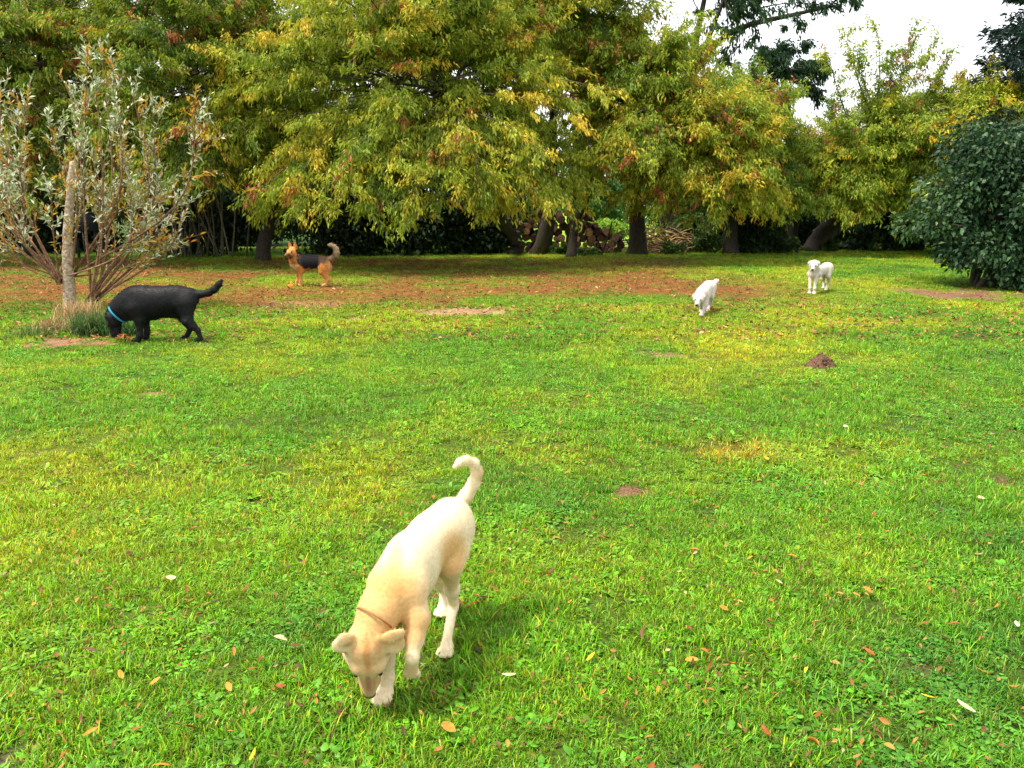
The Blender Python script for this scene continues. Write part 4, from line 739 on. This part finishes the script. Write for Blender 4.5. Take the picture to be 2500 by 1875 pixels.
# standing fore leg (image left) and lifted fore leg (image right)
elb = A(425, 1130, 2.25); wr = A(413, 1445, 2.262); ft = A(396, 1548, 2.235); ft[2] = .026
B.chain([che-left*.05-dn*.02, elb, wr, ft+[0, .012, .012]], [.055, .034, .0205, .021], .025); paw(B, ft, nrm(bx*.7+np.array([-.1, -.6, 0])), .92)
sh = A(555, 935, 2.25); elb = A(598, 1080, 2.225); wr = A(568, 1320, 2.165); pw = A(563, 1400, 2.20)
B.chain([sh, elb, elb*.5+wr*.5, wr], [.050, .037, .026, .020], .025); B.cap(sh+[0, .02, .03], rib*.3+che*.7, .052, .06, .035); B.cap(wr, pw, .020, .021, .012); B.cap(che+dn*.06+left*.045, sh+left*.012, .022, .036, .014); 
for o_ in (-.016, -.005, .006, .016): B.cap(pw+[o_, .0, -.006], pw+[o_*1.1, .016, -.022], .0105, .0105, .006)
tl = [A(*v) for v in ((812, 455, 2.71), (850, 395, 2.74), (900, 325, 2.75), (945, 255, 2.75), (968, 185, 2.75), (948, 132, 2.74), (900, 112, 2.72), (860, 122, 2.70), (828, 150, 2.68))]
B.chain(tl, [.034, .027, .0235, .022, .0205, .019, .017, .014, .008], .012); B.cap(pel, tl[0], .06, .034, .04)
L = np.linalg.norm(nose-pol); hs = L/.236*1.08; f = nrm(nose-pol); tocam = nrm(np.array([0.13, -1, .45])); upv = nrm(tocam-f*(tocam@f))
F, T = head(B, pol, f, upv, hs, muz=.93, ears='none')
for pts, rr in (([(-.006, -.040, .036), (-.012, -.060, .044), (.018, -.073, .030), (.048, -.062, .010)], [.013, .016, .021, .008]), ([(.0, .044, .038), (-.014, .076, .048), (-.020, .100, .042)], [.012, .015, .010]), ([(.0, .064, .042), (.030, .078, .028), (.060, .062, .010)], [.015, .026, .007]), ([(-.014, .096, .040), (.020, .094, .028)], [.012, .011])):
    for i_ in range(len(pts)-1): B.cap(T(*pts[i_]), T(*pts[i_+1]), rr[i_]*hs, rr[i_+1]*hs, .006, F, (1, 1, .26))
print('tan dog z', pel.round(3), che.round(3), nb.round(3), pol.round(3), nose.round(3), 'head len', round(L, 3))
co, q = B.mesh(.0045)
root = empty('dog', (che[0], che[1], 0)); tag(root, 'tan short haired dog sniffing the grass in the foreground, tail curled up, one forepaw lifted', 'dog')
cream = np.array([.70, .57, .36]); tan_ = np.array([.58, .34, .13]); org = np.array([.52, .24, .07])
sp = spots((A(340, 1020, 2.16), (.16, .22, .13), tan_, .95), (A(420, 930, 2.2), (.12, .16, .12), tan_, .6), (A(470, 760, 2.3), (.035, .12, .10), tan_, .7), (A(455, 870, 2.2), (.09, .12, .04), org, .45), (A(470, 980, 2.1), (.05, .14, .03), org, .4), (T(.06, 0, .05), (.07, .055, .10), org, .55), (T(.08, 0, 0), (.16, .14, .16), tan_, .35),
 (T(.05, .0, .06), (.014, .05, .09), (.45, .18, .05), .6), (A(800, 700, 2.5), (.09, .12, .11), tan_, .95), (A(740, 760, 2.66), .06, tan_, .6), (A(800, 870, 2.55), (.05, .08, .06), tan_, .5), (A(985, 190, 2.76), (.03, .05, .05), tan_, .6), (A(540, 1120, 2.2), (.12, .12, .07), tan_, .85), (A(600, 900, 2.2), (.05, .14, .12), tan_, .4), (A(700, 790, 2.5), (.06, .2, .06), tan_, .5), (A(560, 1400, 2.17), .045, tan_, .5),
 (T(.175, 0, .02), (.055, .022, .05), (.24, .12, .04), .75), (T(.215, 0, -.01), (.032, .035, .035), (.22, .10, .04), .75), (T(.17, 0, -.01), (.05, .05, .05), (.46, .26, .10), .5), (T(.15, 0, .02), (.012, .03, .05), (.2, .1, .05), .7), (T(.17, .03, -.02), (.04, .04, .045), (.5, .28, .12), .5), (T(.130, .040, .02), (.018, .016, .02), (.10, .05, .03), .9), (T(.130, -.040, .02), (.018, .016, .02), (.10, .05, .03), .9), (T(.058, .060, .012), .02, (.34, .16, .06), .6), (T(.050, -.058, .012), .02, (.34, .16, .06), .6), (T(.02, .045, .05), (.03, .012, .03), (.4, .19, .07), .5), (T(.02, -.045, .05), (.03, .012, .03), (.4, .19, .07), .5))  # spots beneath the ear flaps darken the coat colour as fold shade
def colf(P, N=None):
    b = np.repeat(cream[None], len(P), 0); n_ = (fbm(P[:, 0]*1.0+P[:, 2], P[:, 1]+P[:, 2]*.5, .06, 71)-.5)[:, None]; b = b*(1+.12*n_); return sp(P, b)
mesh_np('body', co, q, M_coat, col=colf(co), smooth=True, parent=root, loc=tuple(root.location))
def flow(P):
    d = np.repeat((-bx*1.0-np.array([0, 0, .45]))[None], len(P), 0); hd = np.linalg.norm(P-T(.1, 0, 0), axis=1) < .13; d[hd] = -F[0]*1.0; lg = P[:, 2] < .3; lg &= ~hd; d[lg] = [0, 0, -1]; tlm = P[:, 2] > .58; d[tlm] = np.array([.3, .2, .8]); return d
def Lf(P): return np.where(np.linalg.norm(P-T(.12, 0, 0), axis=1) < .12, .006, np.where(P[:, 2] > .57, .014, .012))
fur(root, co, q, colf, 75000, Lf, flow, M_coat, lift=.2, zmin=.05, wd=.001, loc=tuple(root.location))
face(root, T, F, hs, muz=.93, ex=.130, ey=.036, ez=.020, nose=(.10, .05, .04), er=.007)
ax_ = nrm(nb-pol); ring('collar', A(338, 1078, 2.17), nrm(ax_+np.array([.1, 0, .1])), [0, -1, .3], .057, .005, M_strap, (.30, .12, .04), root, (1.0, 1.0), .004)  # narrow darker tan band drawn in for the fold line across the neck

# ---------------- black dog by the willow
rng = np.random.default_rng(101)
D0 = 9.12
def A(x, y, lat=0): p = atD(81.9+x*.07037, 262.1+y*.07037, D0); p[1] += lat; return p
u = .000817
B = Body(); FB = np.array([[-1, 0, 0], [0, -1, 0], [0, 0, 1.]])
B.chain([A(1480, 500), A(1300, 530), A(1050, 560), A(850, 570), A(720, 590)], [.112, .146, .163, .166, .148], .06, FB, (1, .78, 1))
B.cap(A(780, 640), A(980, 630), .155, .145, .06, FB, (1, .75, 1)); B.cap(A(760, 450), A(900, 460), .085, .085, .05); B.cap(A(1400, 480), A(1560, 510), .10, .075, .05, FB, (1, .9, 1))
B.cap(A(1200, 720), A(1330, 750), .05, .04, .05)
B.chain([A(700, 560), A(590, 640), A(500, 700)], [.145, .125, .11], .05, FB, (1, .72, 1)); B.chain([A(640, 700), A(560, 740)], [.08, .07], .05, FB, (1, .8, 1))
tl = [A(1560, 450), A(1680, 460), A(1790, 440), A(1880, 390), A(1940, 320), A(1980, 260)]; B.chain(tl, [.06, .038, .036, .034, .028, .016], .03)
for lat, el, wr, ft in ((-.085, A(865, 800), A(870, 1010), A(840, 1125)), (.085, A(850, 800), A(880, 1000), A(870, 1100))):
    o = np.array([0, lat, 0]); B.cap(A(800, 640)+o*.9, el+o, .085, .055, .05); B.chain([el+o, wr+o, ft+o+[0, 0, .01]], [.046, .030, .029], .03); f_ = ft+o; f_[2] = .032; paw(B, f_+[-.01, 0, 0], [-1, 0, 0], 1.05, True)
for lat, hip, kn, hk, ft in ((-.08, A(1480, 600), A(1540, 820), A(1680, 950), A(1715, 1085)), (.08, A(1440, 640), A(1420, 810), A(1505, 960), A(1440, 1060))):
    o = np.array([0, lat, 0]); B.cap(hip+o*.7, kn+o, .115, .062, .05, FB, (1, .75, 1)); B.chain([kn+o, kn*.4+hk*.6+o, hk+o], [.062, .038, .028], .03); ft = ft+o; ft[2] = .03; B.chain([hk+o, ft+[.01, 0, .02]], [.028, .025], .02); paw(B, ft+[-.02, 0, 0], [-1, 0, 0], .95)
pol = A(435, 715); nose = A(448, 1010); f = nrm(nose-pol+np.array([.0, -.02, 0])); L = np.linalg.norm(nose-pol); hs = L/.225*1.22
F, T = head(B, pol, f, np.array([-1, -.25, .1]), hs, muz=.9, earv=lambda y: (.085, y*.078, -.03))
co, q = B.mesh(.008); root = empty('dog', (A(1000, 600)[0], D0, 0)); tag(root, 'black dog with a blue collar sniffing at the foot of the willow', 'dog')
blk = lambda P, N=None: np.repeat(np.array([[.0045, .0045, .0055]]), len(P), 0)
mesh_np('body', co, q, M_black, col=blk(co), smooth=True, parent=root, loc=tuple(root.location))
def flow(P): d = np.repeat(np.array([[1, 0, -.35]]), len(P), 0); d[P[:, 2] < .28] = [.2, 0, -1]; return d
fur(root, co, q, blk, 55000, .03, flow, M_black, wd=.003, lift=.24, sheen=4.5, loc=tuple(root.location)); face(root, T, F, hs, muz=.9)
ca = A(395, 612); cb = A(625, 850); cc_ = (ca+cb)/2; cv = cb-ca; axn = nrm(np.array([cv[2], 0, -cv[0]])); ring('collar', cc_, axn, [0, -1, 0], np.linalg.norm(cv)/2*.97, .022, M_strap, (.02, .24, .38), root, (1.02, .80), .005)

# ---------------- shepherd dog at the edge of the shade
rng = np.random.default_rng(102)
D0 = 15.5; 
def A(x, y, lat=0): p = atD(270.3+x*.03703, 233.5+y*.03703, D0); p[1] += lat; return p
B = Body(); FB = np.array([[-1, 0, 0], [0, -1, 0], [0, 0, 1.]])
B.chain([A(1450, 770), A(1280, 765), A(1050, 770), A(850, 785), A(730, 800)], [.105, .105, .125, .14, .12], .05, FB, (1, .78, 1)); B.cap(A(760, 870), A(950, 850), .10, .09, .05, FB, (1, .8, 1)); B.cap(A(820, 680), A(1200, 665), .06, .06, .04)
B.chain([A(740, 780), A(690, 670), A(620, 540)], [.125, .108, .092], .05); B.cap(A(640, 800), A(600, 640), .08, .08, .05)
tl = [A(1560, 700), A(1650, 660), A(1735, 600), A(1765, 500), A(1745, 410), A(1690, 340), A(1620, 305), A(1560, 305)]; B.chain(tl, [.05, .036, .044, .042, .036, .03, .022, .012], .025)
for lat, sh, el, wr, ft in ((-.07, A(790, 880), A(835, 1010), A(845, 1290), A(835, 1400)), (.07, A(680, 900), A(700, 1010), A(725, 1270), A(660, 1385))):
    o = np.array([0, lat, 0]); B.cap(sh+o, el+o, .075, .05, .04); B.chain([el+o, wr+o, ft+o+[0, 0, .01]], [.042, .030, .028], .025); f_ = ft+o; f_[2] = .03; paw(B, f_+[-.01, 0, 0], [-1, -.2, 0], 1.1)
for lat, hip, kn, hk, ft in ((-.07, A(1480, 850), A(1420, 1010), A(1590, 1230), A(1490, 1410)), (.07, A(1450, 850), A(1370, 1010), A(1550, 1200), A(1480, 1400))):
    o = np.array([0, lat, 0]); B.cap(hip+o, kn*.6+hip*.4+o, .10, .085, .04, FB, (1, .7, 1)); B.chain([kn*.6+hip*.4+o, kn+o, kn*.45+hk*.55+o, hk+o], [.08, .065, .04, .030], .03); B.cap(A(1500, 900)+o, kn*.4+hk*.6+o, .09, .04, .05, FB, (1, .6, 1)); ft = ft+o; ft[2] = .03; B.chain([hk+o, ft+[.02, 0, .02]], [.030, .026], .02); paw(B, ft+[-.01, 0, 0], [-1, 0, 0], 1.1)
pol = A(640, 440); nose = A(515, 560)+np.array([0, -.24, 0]); f = nrm(nose-pol); hs = 1.28
F, T = head(B, pol, f, [0, -.1, 1], hs, ears='up', muz=1.0)
co, q = B.mesh(.009); root = empty('dog', (A(1000, 600)[0], D0, 0)); tag(root, 'black and tan shepherd dog with upright ears and raised tail, standing under the trees', 'dog')
def uvp(P): return ((P[:, 0]-A(0, 0)[0])/(A(1, 0)[0]-A(0, 0)[0]), (P[:, 2]-A(0, 0)[2])/(A(0, 1)[2]-A(0, 0)[2]))
def shc(P, N=None):
    X, Y = uvp(P); tn = np.array([.56, .24, .06]); n_ = fbm(P[:, 0]*3, P[:, 2]*3+P[:, 1], .2, 88)-.5
    c = np.repeat(tn[None], len(P), 0)*(1+.4*n_)[:, None]
    low = sstep(1150, 1380, Y)[:, None]; c = c*(1-low*.5)+np.array([.65, .40, .17])*low*.5
    edge = 950+140*n_-np.clip((X-1150)/450, 0, 1)*330-np.clip((900-X)/250, 0, 1)*150; m = (X > 720+120*n_) & (X < 1640) & (Y < edge); a = (m*1.0)[:, None]; c = c*(1-a)+np.array([.012, .011, .013])*a
    nk = ((X > 560) & (X < 800) & (Y > 600) & (Y < 860))*.55*(n_ > -.12); c = c*(1-nk[:, None])+np.array([.10, .06, .035])*nk[:, None]
    chs = ((X < 690) & (Y > 820) & (Y < 1020))*.7; c = c*(1-chs[:, None])+np.array([.68, .5, .28])*chs[:, None]
    bt = (X > 1540) & (Y > 730) & (Y < 1100); c[bt] = c[bt]*.5+np.array([.6, .42, .2])*.5; hipd = (X > 1280) & (X < 1600) & (Y < 800+90*n_*3); c[hipd] = c[hipd]*.25+np.array([.10, .05, .025])*.75
    tlm = (X > 1500) & (Y < 690); c[tlm] = np.array([.36, .26, .15])*(1+.5*n_[tlm])[:, None]; ti = tlm & (X < 1700) & (Y > 330); c[ti] = c[ti]*.5
    return spots((T(.19, 0, -.02), (.11, .08, .07), (.02, .018, .018), .95), (T(.15, 0, -.055), .05, (.03, .025, .02), .7), (T(.128, .038, .02), .022, (.03, .02, .015), .8), (T(.128, -.038, .02), .022, (.03, .02, .015), .8), (T(0, .05, .12), .05, (.12, .08, .07), .7), (T(0, -.05, .12), .05, (.12, .08, .07), .7), (T(.08, .055, -.02), .05, (.62, .28, .09), .6))(P, c)
mesh_np('body', co, q, M_coat, col=shc(co), smooth=True, parent=root, loc=tuple(root.location))
def Lf(P): X, Y = uvp(P); return np.where((X > 1500) & (Y < 690), .07, np.where((X > 1380) & (Y < 1050), .05, np.where(Y > 1050, .02, np.where((X < 720) & (Y < 600), .018, .045))))
def flow(P): X, Y = uvp(P); d = np.repeat(np.array([[1, 0, -.6]]), len(P), 0); d[P[:, 2] < .3] = [.2, 0, -1]; d[(X < 720) & (Y < 600)] = -f+[0, 0, .1]; t = (X > 1500) & (Y < 690); d[t] = [.6, 0, -.2]; return d
fur(root, co, q, shc, 42000, Lf, flow, M_coat, wd=.006, lift=.25, jit=.01, loc=tuple(root.location)); face(root, T, F, hs, er=.011)

# ---------------- white dogs
rng = np.random.default_rng(103)
wh = lambda P, N=None: np.repeat(np.array([[.56, .50, .43]]), len(P), 0)*(1+.08*(fbm(P[:, 0], P[:, 2], .1, 3)-.5))[:, None]
def A(x, y, D): return atD(679.9+x*.0741, 249.9+y*.0741, D)
B = Body(); che = A(1812, 320, 14.1); rum = A(1985, 250, 14.66); bx = nrm((che-rum)*[1, 1, 0]); FB = np.array([bx, [-bx[1], bx[0], 0], [0, 0, 1.]]); dn = np.array([0, 0, 1.]); left = FB[1]
B.chain([rum, rum*.6+che*.4, rum*.3+che*.7+dn*.01, che+dn*.04], [.088, .076, .092, .094], .05, FB, (1, .8, 1.08)); B.cap(che-dn*.02, che+bx*.04, .086, .072, .05, FB, (1, .8, 1)); B.cap(rum+dn*.02, rum-bx*.05-dn*.03, .08, .07, .04)
pol = A(1812, 178, 14.0); nose = A(1790, 262, 13.82); B.chain([che+dn*.06, A(1815, 240, 14.05), pol], [.084, .070, .055], .045)
for sgn, ft in ((-1, A(1750, 588, 14.05)), (1, A(1812, 598, 14.0))):
    sh = che+left*sgn*.07+dn*-.01; ft[2] = .03; el = sh*.45+ft*.55; el = np.array([el[0], el[1]+.02, .34]); wr = ft*.95+el*.05; wr[2] = .11
    B.chain([sh, el, wr, ft+[0, .01, .015]], [.055, .032, .020, .020], .025); paw(B, ft, [bx[0], bx[1], 0], .9)
for sgn, hip, kn, hk, ft in ((1, rum+left*.05, A(2000, 350, 14.55), A(2005, 490, 14.75), A(1972, 576, 14.62)), (-1, rum-left*.05, A(1925, 380, 14.72), A(1940, 480, 15.0), A(1935, 552, 14.95))):
    ft[2] = .03; hk[2] = .15; B.cap(hip, kn, .085, .055, .04, FB, (1, .7, 1)); B.chain([kn, kn*.4+hk*.6, hk, ft+[0, .01, .02]], [.045, .025, .018, .018], .02); paw(B, ft, [bx[0], bx[1], 0], .85)
B.chain([rum-bx*.09, rum-bx*.16-dn*.06, rum-bx*.17-dn*.18], [.035, .025, .012], .03)
f = nrm(nose-pol); F, T = head(B, pol, f, [0.02, .05, 1], .98, earv=lambda y: (.045, y*.088, -.02))
co, q = B.mesh(.009); root = empty('dog', (che[0], che[1], 0)); tag(root, 'white dog standing still and facing the camera on the right of the lawn', 'dog')
wsp = spots((T(.21, 0, -.01), .03, (.45, .36, .3), .6), (T(.12, .04, .015), .016, (.35, .25, .2), .7), (T(.12, -.04, .015), .016, (.35, .25, .2), .7), (rum-dn*.16+bx*.1, (.08, .1, .05), (.25, .2, .16), .7))  # the dark patch under the belly puts body shade into the coat colour
wc = lambda P, N=None: wsp(P, wh(P)); mesh_np('body', co, q, M_coat, col=wc(co), smooth=True, parent=root, loc=tuple(root.location))
fur(root, co, q, wc, 24000, .018, lambda P: np.repeat(np.array([[-bx[0], -bx[1], -.7]]), len(P), 0), M_coat, wd=.005, lift=.25, loc=tuple(root.location)); face(root, T, F, .98, nz=1.35, er=.013, eye=(.05, .03, .02))

rng = np.random.default_rng(104)
B = Body(); rum = A(400, 500, 11.75); che = A(305, 590, 11.28); bx = nrm((che-rum)*[1, 1, 0]); FB = np.array([bx, [-bx[1], bx[0], 0], [0, 0, 1.]]); left = FB[1]
B.chain([rum, rum*.65+che*.35, rum*.3+che*.7, che], [.080, .074, .086, .080], .05, FB, (1, .85, 1.1)); B.cap(rum*.4+che*.6-dn*.05, che-dn*.04, .085, .085, .05, FB, (1, .8, 1.05)); B.cap(che+dn*.04, rum*.4+che*.6+dn*.05, .05, .05, .04)
pol = A(262, 615, 11.05); nose = A(238, 705, 10.93); B.chain([che, che*.5+pol*.5+dn*.01, pol], [.09, .07, .055], .045)
ft = A(290, 888, 11.15); ft[2] = .03; sh = che+left*.05-dn*.03; el = A(345, 740, 11.2); B.chain([sh, el, A(310, 840, 11.17), ft+[0, .01, .015]], [.055, .030, .020, .020], .025); paw(B, ft, [-.3, -1, 0], .85)
ft = A(285, 850, 11.45); ft[2] = .05; sh = che-left*.05-dn*.03; el = A(300, 740, 11.35); B.chain([sh, el, ft+[0, .01, .03]], [.055, .030, .019], .025); paw(B, ft, [-.3, -1, 0], .8)
for hip, kn, hk, ft in ((rum+left*.045, A(425, 620, 11.65), A(405, 760, 11.8), A(380, 835, 11.68)), (rum-left*.045, A(375, 650, 11.9), A(372, 760, 12.0), A(362, 800, 12.1))):
    ft[2] = .03; B.cap(hip, kn, .08, .05, .04, FB, (1, .75, 1)); B.chain([kn, kn*.4+hk*.6, hk, ft+[0, .01, .02]], [.042, .026, .018, .018], .02); paw(B, ft, [-.3, -1, 0], .8)
B.chain([A(430, 470, 11.82), A(465, 445, 11.9), A(490, 425, 11.95), A(515, 405, 12.0)], [.04, .032, .030, .014], .03)
f = nrm(nose-pol); F, T = head(B, pol, f, [0.0, -.15, 1], .92, earv=lambda y: (.05, y*.085, -.035))
co, q = B.mesh(.009); root = empty('dog', (che[0], che[1], 0)); tag(root, 'white dog walking towards the camera with its head low, beside a bright orange leaf clump', 'dog')
wsp2 = spots((T(.21, 0, -.01), .03, (.6, .42, .36), .6), (T(.12, .04, .015), .015, (.4, .3, .25), .7), (T(.12, -.04, .015), .015, (.4, .3, .25), .7), (T(.04, .08, -.02), .03, (.6, .42, .25), .5), (T(.04, -.08, -.02), .03, (.6, .42, .25), .5), (A(515, 405, 12.0), .05, (.68, .5, .3), .6))
wc2 = lambda P, N=None: wsp2(P, wh(P)); mesh_np('body', co, q, M_coat, col=wc2(co), smooth=True, parent=root, loc=tuple(root.location))
fur(root, co, q, wc2, 20000, .018, lambda P: np.repeat(np.array([[-bx[0], -bx[1], -.7]]), len(P), 0), M_coat, wd=.004, lift=.25, loc=tuple(root.location)); face(root, T, F, .92, nz=1.35, er=.012, eye=(.05, .03, .02))
